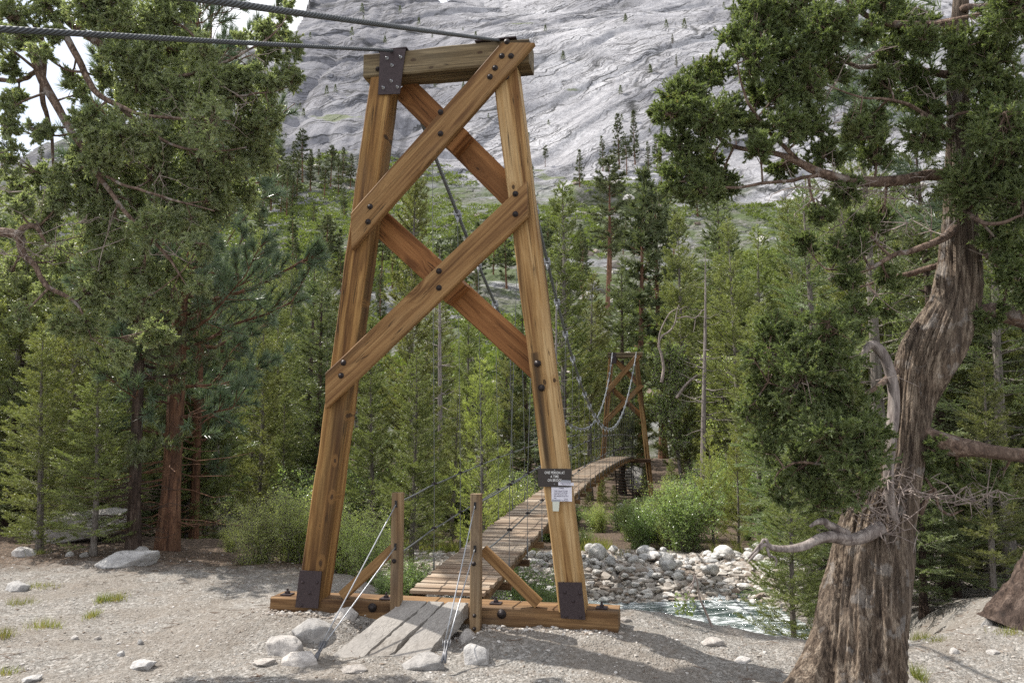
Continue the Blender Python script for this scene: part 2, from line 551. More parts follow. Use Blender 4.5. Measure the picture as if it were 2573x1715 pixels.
t.pbr(gcol, 0.9, t.bump(hh, 0.9, 0.016), spec=0.15)
M['ground'] = t.m


def rockmat(name, base, dark, speck=0.5, crack=0.5):
    t = NT(name)
    tc = t.n('ShaderNodeTexCoord').outputs['Object']
    ro = t.n('ShaderNodeObjectInfo').outputs['Random']
    n1 = t.noise(tc, 2.2, 6, 0.6)
    n2 = t.noise(tc, 38, 4, 0.7)
    col = t.mix(t.mr(n1, 0.35, 0.65, 0.0, 0.8), base, dark)
    col = t.mix(t.mr(n2, 0.55, 0.7, 0.0, speck), col, tuple(c * 0.35 for c in dark))
    n3 = t.noise(tc, 1.1, 3, 0.5, 0.8)
    ck = t.mr(t.math('ABSOLUTE', t.math('SUBTRACT', n3, 0.5)), 0.0, 0.012, crack, 0.0)
    col = t.mix(ck, col, tuple(c * 0.3 for c in dark))
    col = t.n('ShaderNodeHueSaturation', {'Color': col, 'Hue': 0.5, 'Saturation': t.math('ADD', t.math('MULTIPLY', t.math('FRACT', t.math('MULTIPLY', ro, 5.1)), 0.9), 0.5), 'Value': t.math('ADD', t.math('MULTIPLY', ro, 0.5), 0.8)}).outputs[0]
    t.pbr(col, 0.85, t.bump(t.math('ADD', t.math('MULTIPLY', n1, 1.5), t.math('MULTIPLY', n2, 0.3)), 0.6, 0.03), spec=0.2)
    return t.m


M['rock'] = rockmat('granite_boulder', (0.46, 0.43, 0.40), (0.27, 0.25, 0.235))
M['wetrock'] = rockmat('river_boulder', (0.60, 0.58, 0.55), (0.33, 0.32, 0.31))
# pebbles: random tint per island
t = NT('pebble')
ri = t.n('ShaderNodeNewGeometry').outputs['Random Per Island']
tc = t.n('ShaderNodeTexCoord').outputs['Object']
pc = t.ramp(ri, [(0.0, (0.20, 0.155, 0.12)), (0.35, (0.36, 0.32, 0.28)), (0.7, (0.44, 0.41, 0.37)), (1.0, (0.62, 0.59, 0.56))])
pc = t.mix(t.mr(t.noise(tc, 60, 4), 0.4, 0.7, 0.0, 0.4), pc, (0.18, 0.15, 0.13))
t.pbr(pc, 0.9, spec=0.15)
M['pebble'] = t.m

# ---- mountain granite, talus and brush soil
t = NT('granite_slope')
tc = t.n('ShaderNodeTexCoord').outputs['Object']
sx = t.n('ShaderNodeSeparateXYZ', {0: tc})
X_, Y_, Z_ = sx.outputs
al = math.radians(33)
along = t.math('ADD', t.math('MULTIPLY', X_, math.cos(al)), t.math('MULTIPLY', Z_, math.sin(al)))
acr = t.math('SUBTRACT', t.math('MULTIPLY', Z_, math.cos(al)), t.math('MULTIPLY', X_, math.sin(al)))
wob = t.noise(tc, 0.018, 3)
acr = t.math('ADD', acr, t.math('MULTIPLY', t.math('SUBTRACT', wob, 0.5), 22.0))
wj = t.math('MULTIPLY', t.math('SUBTRACT', t.noise(tc, 0.11, 4), 0.5), 9.0)
acj = t.math('ADD', acr, wj)
alj = t.math('ADD', along, t.math('MULTIPLY', wj, 1.5))


def comb(a, b, c=0.0):
    return t.n('ShaderNodeCombineXYZ', {'X': t.math('MULTIPLY', alj, a), 'Y': t.math('MULTIPLY', acj, b), 'Z': c}).outputs[0]


def crack(a, b, w, c=0.0):
    v_ = t.n('ShaderNodeTexVoronoi', {'Vector': comb(a, b, c), 'Scale': 1.0}, feature='DISTANCE_TO_EDGE')
    return t.mr(v_.outputs['Distance'], 0.0, w, 1.0, 0.0)


big = t.noise(tc, 0.012, 5, 0.6)
mid_ = t.noise(tc, 0.045, 5, 0.65)
fine = t.noise(tc, 0.7, 6, 0.72)
rough_ = t.mr(t.noise(tc, 0.022, 4, 0.6), 0.44, 0.58, 0.1, 1.0)
c1_ = t.math('MULTIPLY', crack(0.014, 0.11, 0.045), t.mr(mid_, 0.40, 0.55, 0.15, 1.0))
c2_ = t.math('MULTIPLY', crack(0.06, 0.42, 0.07, 3.0), rough_)
c3_ = t.math('MULTIPLY', crack(0.30, 1.3, 0.12, 7.0), t.math('MULTIPLY', rough_, 0.7))
lens = t.mr(t.noise(comb(0.030, 0.40, 2.0), 1.0, 5, 0.6), 0.33, 0.40, 1.0, 0.0)
lens2 = t.mr(t.noise(comb(0.11, 1.1, 5.0), 1.0, 5, 0.65), 0.36, 0.45, 1.0, 0.0)
cb_ = t.noise(comb(0.10, 0.62, 3.0), 1.0, 6, 0.7, 0.1)
vs = t.n('ShaderNodeCombineXYZ', {'X': t.math('MULTIPLY', X_, 0.30), 'Y': 0.0, 'Z': t.math('MULTIPLY', Z_, 0.035)}).outputs[0]
st = t.noise(vs, 1.0, 5, 0.6)
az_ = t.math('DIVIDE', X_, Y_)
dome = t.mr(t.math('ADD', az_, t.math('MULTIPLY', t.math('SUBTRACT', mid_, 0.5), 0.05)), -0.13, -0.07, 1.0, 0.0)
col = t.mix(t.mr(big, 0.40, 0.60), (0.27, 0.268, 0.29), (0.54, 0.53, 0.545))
col = t.mix(t.math('MULTIPLY', dome, 0.7), col, (0.15, 0.15, 0.175))  # left dome: shade from its facing, plus lichen and water stain, put into the colour
col = t.mix(t.mr(mid_, 0.42, 0.62, 0.45, 0.0), col, (0.22, 0.215, 0.23))
col = t.mix(t.mr(fine, 0.36, 0.60, 0.45, 0.0), col, (0.16, 0.155, 0.165))
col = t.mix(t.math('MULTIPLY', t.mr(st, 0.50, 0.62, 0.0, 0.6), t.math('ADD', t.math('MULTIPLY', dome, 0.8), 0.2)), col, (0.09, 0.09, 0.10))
col = t.mix(t.math('MULTIPLY', lens2, 0.5), col, (0.13, 0.125, 0.13))
col = t.mix(t.math('MULTIPLY', lens, 0.6), col, (0.11, 0.105, 0.11))
col = t.mix(t.math('MULTIPLY', c3_, 0.35), col, (0.10, 0.095, 0.10))
col = t.mix(t.math('MULTIPLY', c2_, 0.8), col, (0.07, 0.068, 0.07))
col = t.mix(t.math('MULTIPLY', c1_, 0.9), col, (0.05, 0.05, 0.05))
cr1 = t.math('ADD', c1_, t.math('ADD', t.math('MULTIPLY', c2_, 0.7), t.math('MULTIPLY', lens, 0.8)))
# brush and soil on the lower slope, patches on ledges
lowm = t.mr(t.math('ADD', Y_, t.math('MULTIPLY', t.math('SUBTRACT', big, 0.5), 260.0)), 225.0, 270.0, 1.0, 0.0)
soil = t.mix(t.mr(fine, 0.4, 0.6), (0.07, 0.08, 0.042), (0.185, 0.178, 0.165))
soil = t.mix(t.mr(t.noise(tc, 0.12, 4), 0.42, 0.58, 0.0, 0.75), soil, (0.085, 0.115, 0.04))
rocky = t.mr(t.noise(t.scale(tc, (0.03, 0.03, 0.09), (4, 7, 2)), 1.0, 5, 0.6), 0.54, 0.60, 0.0, 1.0)
col = t.mix(t.math('MULTIPLY', lowm, t.math('SUBTRACT', 1.0, t.math('MULTIPLY', rocky, 0.75))), col, soil)
pn = t.mr(t.noise(t.scale(tc, (0.02, 0.02, 0.06), (1, 2, 9)), 1.0, 5, 0.6), 0.67, 0.70, 0.0, 0.7)
col = t.mix(pn, col, (0.13, 0.155, 0.06))
hb = t.math('SUBTRACT', t.math('ADD', t.math('MULTIPLY', fine, 0.8), t.math('MULTIPLY', cb_, 1.4)), t.math('MULTIPLY', cr1, 1.0))
t.pbr(col, 0.9, t.bump(hb, 1.0, 0.6), spec=0.15)
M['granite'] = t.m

# ---- water
t = NT('river_water')
tc = t.n('ShaderNodeTexCoord').outputs['Object']
n1 = t.noise(t.scale(tc, (1.1, 2.6, 1), rot=(0, 0, -0.35)), 1.6, 6, 0.65, 1.2)
n2 = t.noise(t.scale(tc, (1.2, 3.0, 1)), 5.5, 5, 0.65, 0.8)
n3 = t.noise(t.scale(tc, (0.5, 1.1, 1), (2.3, 0.4, 0)), 1.0, 3)
foam = t.mr(t.math('ADD', t.math('MULTIPLY', n1, 0.6), t.math('ADD', t.math('MULTIPLY', n2, 0.35), t.math('MULTIPLY', n3, 0.35))), 0.62, 0.76)
sx = t.n('ShaderNodeSeparateXYZ', {0: tc})
foam = t.math('MULTIPLY', foam, t.mr(sx.outputs['X'], 0.5, 3.2, 0.25, 1.0))
wc = t.mix(t.mr(n3, 0.35, 0.65), (0.035, 0.060, 0.055), (0.075, 0.115, 0.11))
wc = t.mix(foam, wc, (0.80, 0.84, 0.86))
t.pbr(wc, t.mr(foam, 0.0, 1.0, 0.09, 0.7), t.bump(t.math('ADD', n1, t.math('MULTIPLY', n2, 0.5)), 0.9, 0.12), spec=0.5)
M['water'] = t.m

# ------------------------------------------------------------------ terrain heights
EX = [-40, -8, -5, -3.6, -2.4, -1, 1.2, 2.4, 3.2, 4.2, 6, 9, 40]
EYv = [15, 14.8, 14.4, 12.6, 11.2, 9.2, 9.1, 8.3, 7.8, 7.9, 9.0, 10.5, 13]


def gz(x, y):
    x, y = np.asarray(x, float), np.asarray(y, float)
    e = np.interp(x, EX, EYv) + 0.22 * vnoise(x * 0.9, 3.3) + 0.12 * vnoise(x * 2.7, 1.3)
    tt = y - e
    z = 0.028 * fbm(x * 0.9, y * 0.9, 0, 3) + 0.020 * fbm(x * 4, y * 4, 2, 3) - 0.05 * np.clip(7.6 - y, 0, 3) + 0.10 * sstep(-2.5, -7, x) * sstep(9, 12, y)
    z = z + 0.16 * sstep(3.5, 6.5, x) * sstep(6, 9, y)
    z = z - (1.95 - 1.0 * sstep(4.8, 6.2, x)) * sstep(-0.25, 4.6, tt)
    sh = 16.7 - 2.0 * sstep(5.5, 8, x) + 0.5 * vnoise(x * 0.35, 9.1)
    far = sstep(sh - 1.2, sh + 1.9, y)
    z = z * (1 - far) + far * (-1.12 + 0.07 * fbm(x * 0.8, y * 0.8, 4, 2) - 0.030 * np.clip(y - 20, 0, 22) + 0.10 * np.clip(y - 48, 0, 60) + 0.12 * fbm(x * 0.2, y * 0.2, 1, 2) * sstep(20, 30, y))
    du, dv_ = (x + 0.74) * 0.98096 - (y - 8.0) * 0.19423, (x + 0.74) * 0.19423 + (y - 8.0) * 0.98096
    z = z + 0.165 * sstep(-0.95, -0.15, dv_) * sstep(1.9, 0.5, dv_) * sstep(3.0, 1.9, np.abs(du)) * (1 - 0.9 * sstep(0.75, 0.45, np.abs(du + 0.15)) * sstep(0.05, -0.1, dv_))
    # sand piled under the ramp's lower end, hollow beside it
    return z


PY = [0, 55, 62, 80, 120, 180, 240, 280, 400, 520, 700, 900, 1400]
PZ = [-2.5, -2.2, -0.9, 4.0, 19, 43, 76, 101, 205, 300, 440, 600, 1000]
RA = [-1.2, -0.643, -0.50, -0.42, -0.36, -0.30, -0.262, -0.2, -0.13, -0.105, -0.094, -0.082, -0.06, 0.0, 0.3, 1.2]
RE = [0.24, 0.355, 0.41, 0.445, 0.50, 0.515, 0.56, 0.585, 0.580, 0.568, 0.549, 0.556, 0.61, 0.8, 0.9, 0.9]


def mz(x, y):
    x, y = np.asarray(x, float), np.asarray(y, float)
    a = x / y
    base = np.interp(y, PY, PZ)
    yy = y + 22 * fbm(x * 0.008, y * 0.008, 3.3, 2) * sstep(90, 240, y)
    base = np.interp(yy, PY, PZ)
    er = np.interp(a, RA, RE) + 0.010 * fbm(a * 22, 0.5, 0, 3)
    lim = 2 + er * y
    # first distance where the profile meets the ridge line of sight
    gy = np.linspace(100, 1400, 400)
    ge = (np.interp(gy, PY, PZ) - 2) / gy
    yr = np.interp(er, ge, gy)
    z = np.where(base > lim, 2 + er * yr - 0.8 * (y - yr), base)
    al_ = math.radians(33)
    al2 = x * math.cos(al_) + z * math.sin(al_)
    ac = z * math.cos(al_) - x * math.sin(al_)
    ac = ac + 7 * fbm(x * 0.02, y * 0.02, 1, 3)
    w = sstep(200, 290, y)
    shelf = ac * 0.045
    saw = (shelf - np.floor(shelf))
    d = 2.4 * (sstep(0.0, 0.12, saw) - saw)
    sh2 = ac * 0.16 + 0.4 * vnoise(al2 * 0.02, 4)
    saw2 = sh2 - np.floor(sh2)
    d = d + 0.9 * (sstep(0.0, 0.15, saw2) - saw2) * (0.5 + 0.5 * vnoise(al2 * 0.03, ac * 0.05))
    z = z + w * d + w * 4.0 * fbm(x * 0.016, y * 0.016, 2, 5) + w * 0.2 * fbm(al2 * 0.05, ac * 0.3, 5, 3)
    cl = sstep(-0.10, -0.16, a) * sstep(230, 300, y)
    z = z + cl * (5 * np.abs(fbm(x * 0.05, y * 0.012, 7, 4)) - 2.0)
    z = z + (1 - w) * sstep(60, 90, y) * (1.6 * fbm(x * 0.03, y * 0.03, 2, 3) + 0.35 * fbm(x * 0.35, y * 0.35, 2, 3))
    # small cliff band with a seep above the brush slope
    cb = sstep(0.06, 0.085, a) * sstep(0.20, 0.16, a)
    z = z + cb * 6.0 * (sstep(222, 226, y) - sstep(226, 270, y))
    return z


def grid(xs, ys, fn, name, mat, polar=False):
    X, Y = np.meshgrid(xs, ys)
    if polar:
        X = X * Y
    Z = fn(X, Y)
    Vv = np.stack([X, Y, Z], -1).reshape(-1, 3)
    nx, ny = len(xs), len(ys)
    i = np.arange(ny - 1)[:, None] * nx + np.arange(nx - 1)[None, :]
    q = np.stack([i, i + 1, i + 1 + nx, i + nx], -1).reshape(-1, 4)
    return link(name, mesh_np(name, Vv, q, True, mat))


xs = np.concatenate([np.linspace(-70, -12, 30)[:-1], np.linspace(-12, 12, 380), np.linspace(12, 70, 30)[1:]])
ys = np.concatenate([np.linspace(-12, 3.5, 12)[:-1], np.linspace(3.5, 14, 260), np.linspace(14, 24, 90)[1:], np.linspace(24, 64, 60)[1:]])
g = grid(xs, ys, gz, 'ground', M['ground'])
tag(g, 'pale gravelly ground with pebbles and thin pine litter', None, kind='structure')
xa = np.linspace(-1.0, 0.95, 820)
ym = np.concatenate([np.linspace(54, 200, 150)[:-1], np.linspace(200, 520, 420)[:-1], np.linspace(520, 1400, 90)])
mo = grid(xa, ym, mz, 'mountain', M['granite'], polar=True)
tag(mo, 'pale granite mountainside of cracked slabs above a green brushy slope', None, kind='structure')
wx, wy = np.linspace(-45, 45, 240), np.linspace(8.5, 19, 90)
wt = grid(wx, wy, lambda x, y: -1.50 + 0.035 * fbm(x * 1.3, y * 2.4, 1, 3) * 1.0 + 0.06 * np.clip(fbm(x * 0.8, y * 1.5, 6, 2), 0, 1), 'water', M['water'])
tag(wt, 'fast shallow mountain river with white riffles', None, kind='structure')

# ------------------------------------------------------------------ bridge
TH = math.radians(11.2)
U3 = np.array([math.cos(TH), -math.sin(TH), 0])
V3 = np.array([math.sin(TH), math.cos(TH), 0])
C3 = np.array([-0.74, 8.0, 0])


def tp(x, y, v=0.0):
    r = ray(x, y)
    o = C3 + V3 * v
    k = np.dot(o - EYE, V3) / np.dot(r, V3)
    p = EYE + r * k
    return float(np.dot(p - C3, U3)), float(p[2])


def Wp(u, v, z):
    return C3 + U3 * u + V3 * v + np.array([0, 0, z])


def timber(name, p0, p1, w, d, v0, mat, parent, cut0=None, cut1=None, seg=None, amp=0.003, ch=0.010):
    """beam in the tower frame from p0=(u,z) to p1; w across (in the u-z plane), d deep from v0 to v0+d.
    cut0/cut1: slope of the end cut (shift along the length per unit of width)."""
    a, b = np.array(p0, float), np.array(p1, float)
    L = np.linalg.norm(b - a)
    dr = (b - a) / L
    n = seg or max(6, int(L / 0.12))
    s = np.linspace(0, L, n + 1)
    hw, hd = w / 2, d / 2
    sec = np.array([[-hw + ch, -hd], [hw - ch, -hd], [hw, -hd + ch], [hw, hd - ch], [hw - ch, hd], [-hw + ch, hd], [-hw, hd - ch], [-hw, -hd + ch]])
    Vv = []
    seed = random.random() * 100
    for si in s:
        f = si / L
        for (yy, zz) in sec:
            x = si
            if cut0 is not None:
                x += cut0 * yy * max(0, 1 - f * 3)
            if cut1 is not None:
                x += cut1 * yy * max(0, 1 - (1 - f) * 3)
            Vv.append((x, yy, zz))
    Vv = np.array(Vv)
    nz = vnoise(Vv[:, 0] * 2.5 + seed, Vv[:, 1] * 9, Vv[:, 2] * 9)
    nz2 = vnoise(Vv[:, 0] * 11 + seed, Vv[:, 1] * 14, Vv[:, 2] * 14)
    rr = np.stack([np.zeros(len(Vv)), np.sign(Vv[:, 1]), np.sign(Vv[:, 2])], -1)
    Vv = Vv + rr * ((nz * amp + nz2 * amp * 0.5) - amp)[:, None]
    k = np.arange(n)[:, None] * 8
    j = np.arange(8)[None, :]
    q = np.stack([k + j, k + (j + 1) % 8, k + 8 + (j + 1) % 8, k + 8 + j], -1).reshape(-1, 4)
    caps = np.array([list(range(8))[::-1], [n * 8 + i for i in range(8)]])
    me = mesh_np(name, Vv, [q, caps], False, mat)
    o = link(name, me, parent)
    # local x along beam, y across in the u-z plane, z = tower depth (v)
    ang = math.atan2(dr[1], dr[0])
    R = Matrix(((math.cos(ang), -math.sin(ang), 0), (0, 0, 1), (math.sin(ang), math.cos(ang), 0))).to_4x4()
    # columns: x axis -> (cos,0,sin); y axis -> (-sin,0,cos); z axis -> (0,1,0)
    o.matrix_basis = Matrix.Translation((a[0], v0 + d / 2, a[1])) @ R
    return o


def bolt(par, u, z, v, r=0.03, mat=None, name='bolt', h=0.028):
    """dark washer and domed head on the face at depth v, facing the viewer (-v)"""
    A = Acc()
    th = np.arange(14) * 2 * math.pi / 14
    prof = [(r, 0.0), (r, -0.006), (r * 0.64, -0.0075), (r * 0.60, -h * 0.6), (r * 0.4, -h * 0.9), (0.0006, -h)]
    V = np.array([[pr * math.cos(q), dv, pr * math.sin(q)] for pr, dv in prof for q in th])
    k = np.arange(len(prof) - 1)[:, None] * 14
    j = np.arange(14)[None, :]
    qd = np.stack([k + j, k + 14 + j, k + 14 + (j + 1) % 14, k + (j + 1) % 14], -1).reshape(-1, 4)
    A.add(V, qd)
    o = link(name, A.mesh(name, mat or M['bolt'], True), None)
    # coordinates given in the tower frame: find the parent's local frame
    o.parent = par
    o.matrix_basis = PM(par).inverted() @ Matrix.Translation((u, v, z))
    return o


def PM(o):
    m = Matrix.Identity(4)
    while o is not None and o.parent is not None:
        m = o.matrix_basis @ m
        o = o.parent
    return m


def plate(name, quad, v, th, par, mat):
    """flat iron plate: quad of (u,z), front face at depth v-th"""
    V = [(u, v - th, z) for u, z in quad] + [(u, v, z) for u, z in quad]
    Fq = [[0, 1, 2, 3], [7, 6, 5, 4]] + [[i, i + 4, (i + 1) % 4 + 4, (i + 1) % 4] for i in range(4)]
    return link(name, mesh_np(name, V, np.array(Fq), False, mat), par)


# coordinates of stains on the right leg in its own frame
def leg_line(side, z):
    """outer edge u of a leg at height z"""
    return side * (1.47 - (z - 0.25) * 0.122)


def at_beam(p0, p1, pxs, r=0.022):
    a, b = np.array(p0), np.array(p1)
    d = (b - a) / np.linalg.norm(b - a)
    nrm = np.array([-d[1], d[0]])
    res = []
    for q in pxs:
        w_ = np.array(tp(q[0], q[1])) - a
        res.append((float(w_ @ d), float(w_ @ nrm), q[2] if len(q) > 2 else r))
    return res


M['cross'] = wood('timber_weathered', (0.34, 0.255, 0.155), (0.175, 0.125, 0.07), (0.05, 0.033, 0.019), 0.25, (0.22, 0.19, 0.14), stain=0.5, grain=1.6, knots=False,
                  knots_at=at_beam((-0.87, 5.885), (0.93, 5.885), [(1039, 151, 0.03), (1207, 132, 0.03), (1082, 170, 0.02)]))
_l0, _l1 = (-(1.47 - 0.04 * 0.122) + 0.131, 0.29), (-(1.47 - 5.5 * 0.122) + 0.131, 5.75)
M['leg'] = wood('timber_leg', (0.47, 0.28, 0.12), (0.30, 0.158, 0.064), (0.09, 0.040, 0.017), 0.22, (0.24, 0.17, 0.11), stain=0.75, grain=1.2, knots=False,
                knots_at=at_beam(_l0, _l1, [(941, 661, 0.02), (911, 758, 0.016), (904, 831, 0.016), (871, 1043, 0.02), (841, 1157, 0.022), (833, 1248, 0.026), (803, 1321, 0.012), (965, 341, 0.018), (805, 1415, 0.03)]))
M['leg_right'] = wood('timber_leg_streaked', (0.58, 0.40, 0.22), (0.42, 0.25, 0.115), (0.15, 0.068, 0.027), 0.1, (0.22, 0.17, 0.12), stain=0.8,
                      streaks=((1.05, 2.50, 0.050, 0.062),), knots=False,
                      knots_at=at_beam(((1.47 - 0.04 * 0.122) - 0.131, 0.29), ((1.47 - 5.5 * 0.122) - 0.131, 5.75), [(1368, 959, 0.028), (1393, 955, 0.02), (1290, 470, 0.02), (1350, 1100, 0.016)]))


def tower(far=False):
    rz = -TH
    if not far:
        t_ = thing('bridge_tower', 'tall near bridge tower of stained timber with crossed braces and a sign on its leg', 'bridge tower', tuple(C3), rz)
        zb, rise = 0.29, 0.0
    else:
        loc = C3 + V3 * 34.0
        t_ = thing('bridge_tower', 'small far bridge tower across the river with stairs behind it', 'bridge tower', tuple(loc), rz)
        zb = -1.75
    w = 0.262
    bt = 0.122 if not far else 0.095
    base = 1.47 if not far else 1.30
    out = lambda s, z: s * (base - (z - 0.25) * bt) if not far else s * (base - (z - 0.25) * bt) - 0.05
    ztop = 5.75
    for s, mt in ((-1, M['leg']), (1, M['leg_right'])):
        p0 = (out(s, zb) - s * w / 2, zb)
        p1 = (out(s, ztop) - s * w / 2, ztop)
        leg = timber('leg', p0, p1, w, 0.26, 0.0, mt, t_, cut0=s * bt, cut1=s * bt, amp=0.005, ch=0.014)
        if s == 1 and not far:
            for (x, y) in ((1351, 913), (1361, 974), (1272, 193)):
                u, z = tp(x, y)
                bolt(leg, u, z, -0.004, 0.034)
    cr = timber('crossbeam', (-0.87, 5.885), (0.93, 5.885), 0.28, 0.34, -0.045 + 0.035, M['cross'], t_, amp=0.006, ch=0.016)
    # braces in front (lower left to upper right)
    def brace(name, a, b, wd, v0, mt, cut0, cut1, bolts):
        o = timber(name, a, b, wd, 0.09, v0, mt, t_, cut0=cut0, cut1=cut1, amp=0.003)
        for (x, y) in bolts:
            u, z = tp(x, y, v0)
            bolt(o, u, z, v0 + 0.001)
        return o
    if not far:
        k = 1.0
        def ln(p, q):
            return p, q
        brace('brace', (-0.93, 4.05), (0.83, 5.93), 0.285, -0.094, M['brace'], 0.95, -0.75,
              [(1107, 282), (1107, 336), (930, 519), (925, 557), (1274, 105), (1261, 141), (1284, 141), (1244, 171), (1231, 193)])
        brace('brace', (-1.17, 2.40), (0.925, 4.295), 0.285, -0.094, M['brace'], 0.85, 0.85,
              [(1103, 681), (1103, 723), (863, 911), (857, 943), (1295, 487), (1295, 538)])
        timber('brace', (-0.52, 5.74), (0.72, 4.43), 0.285, 0.09, 0.264, M['backbrace'], t_, cut0=0.0, cut1=0.0)
        timber('brace', (-0.78, 4.25), (1.02, 2.60), 0.285, 0.09, 0.264, M['backbrace'], t_)
        # spacer blocks between the crossing braces
        timber('spacer_block', (0.02, 4.96), (0.20, 5.15), 0.26, 0.26, 0.0, M['backbrace'], t_, seg=4)
        timber('spacer_block', (-0.02, 3.38), (0.18, 3.56), 0.26, 0.26, 0.0, M['backbrace'], t_, seg=4)
        sill = timber('sill_beam', (-1.76, 0.18), (1.76, 0.18), 0.27, 0.36, 0.012, M['sill'], t_, amp=0.006, ch=0.014)
        for (x, y) in ((935, 1526), (1260, 1542)):
            u, z = tp(x, y)
            bolt(sill, u, z, 0.012, 0.045)
        for (x, y) in ((722, 1484), (970, 1493), (1246, 1507), (1512, 1520)):
            u, z = tp(x, y, 0.15)
            A = Acc()
            A.add(*boxv(u - 0.055, u + 0.055, 0.10, 0.21, 0.314, 0.324))
            A.add(*boxv(u - 0.02, u + 0.02, 0.135, 0.175, 0.3245, 0.347))
            A.add(*tubes([[(u, 0.155, 0.3475), (u, 0.155, 0.375)]], [[0.011, 0.011]], 8))
            o = link('washer_plate', A.mesh('washer_plate', M['iron']), t_)
        # iron plates
        q = [tp(957, 127), tp(1021, 125), tp(1006, 238), tp(952, 240)]
        pl = plate('iron_plate', [q[0], q[1], q[2], q[3]], -0.014, 0.010, t_, M['iron'])
        A = Acc()
        A.add(*boxv(q[0][0] - 0.03, q[1][0] + 0.01, -0.02, 0.33, 6.028, 6.040))
        link('saddle_plate', A.mesh('saddle_plate', M['iron']), t_)
        for (x, y) in ((380, 295), (345, 245), (440, 237), (375, 405), (318, 452), (418, 447)):
            u, z = tp(850 + x / 2.8, 60 + y / 2.8, -0.02)
            bolt(pl, u, z, -0.024, 0.017, M['zinc'], h=0.04)
        u, z = tp(850 + 280 / 2.8, 60 + 320 / 2.8)
        bolt(cr, u, z, -0.006, 0.026)
        A = Acc()
        A.add(*boxv(0.36, 0.80, -0.02, 0.33, 6.028, 6.040))
        link('saddle_plate', A.mesh('saddle_plate', M['iron']), t_)
        lp = [(640 + x / 2.451, 1150 + y / 2.451) for x, y in ((278, 690), (413, 697), (390, 925), (250, 918))]
        pl = plate('iron_plate', [tp(*p, -0.01) for p in lp], -0.004, 0.010, t_, M['iron'])
        for (x, y) in ((297, 762), (385, 765), (290, 905), (340, 830)):
            u, z = tp(640 + x / 2.451, 1150 + y / 2.451, -0.01)
            bolt(pl, u, z, -0.014, 0.016, M['iron'], h=0.016)
        lp = [(640 + x / 2.451, 1150 + y / 2.451) for x, y in ((1868, 763), (2014, 765), (2038, 995), (1885, 985))]
        pl = plate('iron_plate', [tp(*p, -0.01) for p in lp], -0.004, 0.010, t_, M['iron'])
        for (x, y) in ((1910, 825), (2003, 832), (1962, 880), (1918, 975), (2008, 975)):
            u, z = tp(640 + x / 2.451, 1150 + y / 2.451, -0.01)
            bolt(pl, u, z, -0.014, 0.016, M['iron'], h=0.016)
    else:
        timber('brace', (-0.90, 4.00), (0.72, 5.85), 0.27, 0.09, -0.094, M['brace'], t_, cut0=0.9, cut1=-0.7)
        timber('brace', (-1.08, 2.40), (0.86, 4.30), 0.27, 0.09, -0.094, M['brace'], t_, cut0=0.8, cut1=-0.7)
        timber('brace', (-0.55, 5.70), (0.72, 4.35), 0.27, 0.09, 0.264, M['brace'], t_)
        timber('brace', (-0.75, 4.20), (0.95, 2.60), 0.27, 0.09, 0.264, M['brace'], t_)
        timber('sill_beam', (-1.38, 0.455), (1.26, 0.455), 0.20, 0.34, -0.36, M['darksill'], t_, amp=0.006)
        A = Acc()
        A.add(*boxv(-0.72, -0.42, -0.026, -0.012, 5.45, 6.02))
        link('iron_plate', A.mesh('iron_plate', M['iron']), t_)
    return t_


tower(False)
tower(True)

RZ = -TH
bridge_loc = tuple(C3)


def bthing(name, label, cat, group=None):
    return thing(name, label, cat, bridge_loc, RZ, group)


SPAN = 34.0


def deck_z(v):
    if v < 17:
        return 0.335 + 0.56 * (1 - ((v - 17) / 17.0) ** 2)
    return 0.895 - 0.24 * ((v - 17) / 17.0) ** 2.5


def cab_u(v):
    return 0.42 + 0.20 * ((np.asarray(v) - 17) / 17.0) ** 2


def cab_z(v):
    return 2.03 + 4.03 * ((np.asarray(v) - 17) / 17.0) ** 2


# deck planks
dk = bthing('bridge_deck', 'long narrow plank deck of the footbridge rising toward the far tower', 'bridge deck')
t = NT('deck_plank')
tc = t.n('ShaderNodeTexCoord').outputs['Object']
ri = t.n('ShaderNodeNewGeometry').outputs['Random Per Island']
n1 = t.noise(t.scale(tc, (1.5, 40, 40)), 1.0, 6, 0.6, 0.4)
n2 = t.noise(tc, 1.3, 3)
col = t.ramp(ri, [(0.0, (0.17, 0.13, 0.095)), (0.4, (0.28, 0.225, 0.165)), (0.75, (0.40, 0.33, 0.25)), (1.0, (0.50, 0.43, 0.34))])
col = t.mix(t.mr(n1, 0.35, 0.65, 0.6, 0.0), col, (0.13, 0.08, 0.055))
col = t.mix(t.mr(n2, 0.45, 0.62, 0.0, 0.25), col, (0.28, 0.16, 0.08))
t.pbr(col, 0.75, t.bump(n1, 0.5, 0.005), spec=0.25)
M['deck'] = t.m
A = Acc()
v = 0.40
rg = random.Random(4)
while v < SPAN - 0.3:
    pw = 0.088 + rg.uniform(-0.008, 0.008)
    z0, z1 = deck_z(v), deck_z(v + pw)
    dz = rg.uniform(-0.005, 0.006)
    e0, e1 = rg.uniform(-0.02, 0.02), rg.uniform(-0.02, 0.02)
    hw = 0.40
    Vb = np.array([[-hw + e0, v, z0 + dz], [hw + e1, v, z0 + dz], [hw + e1, v + pw, z1 + dz], [-hw + e0, v + pw, z1 + dz]])
    Vb2 = Vb.copy()
    Vb2[:, 2] -= 0.035
    A.add(np.vstack([Vb, Vb2]), np.array([[0, 1, 2, 3], [7, 6, 5, 4], [0, 4, 5, 1], [1, 5, 6, 2], [2, 6, 7, 3], [3, 7, 4, 0]]))
    v += pw + rg.uniform(0.014, 0.034)
link('planking', A.mesh('planking', M['deck']), dk)
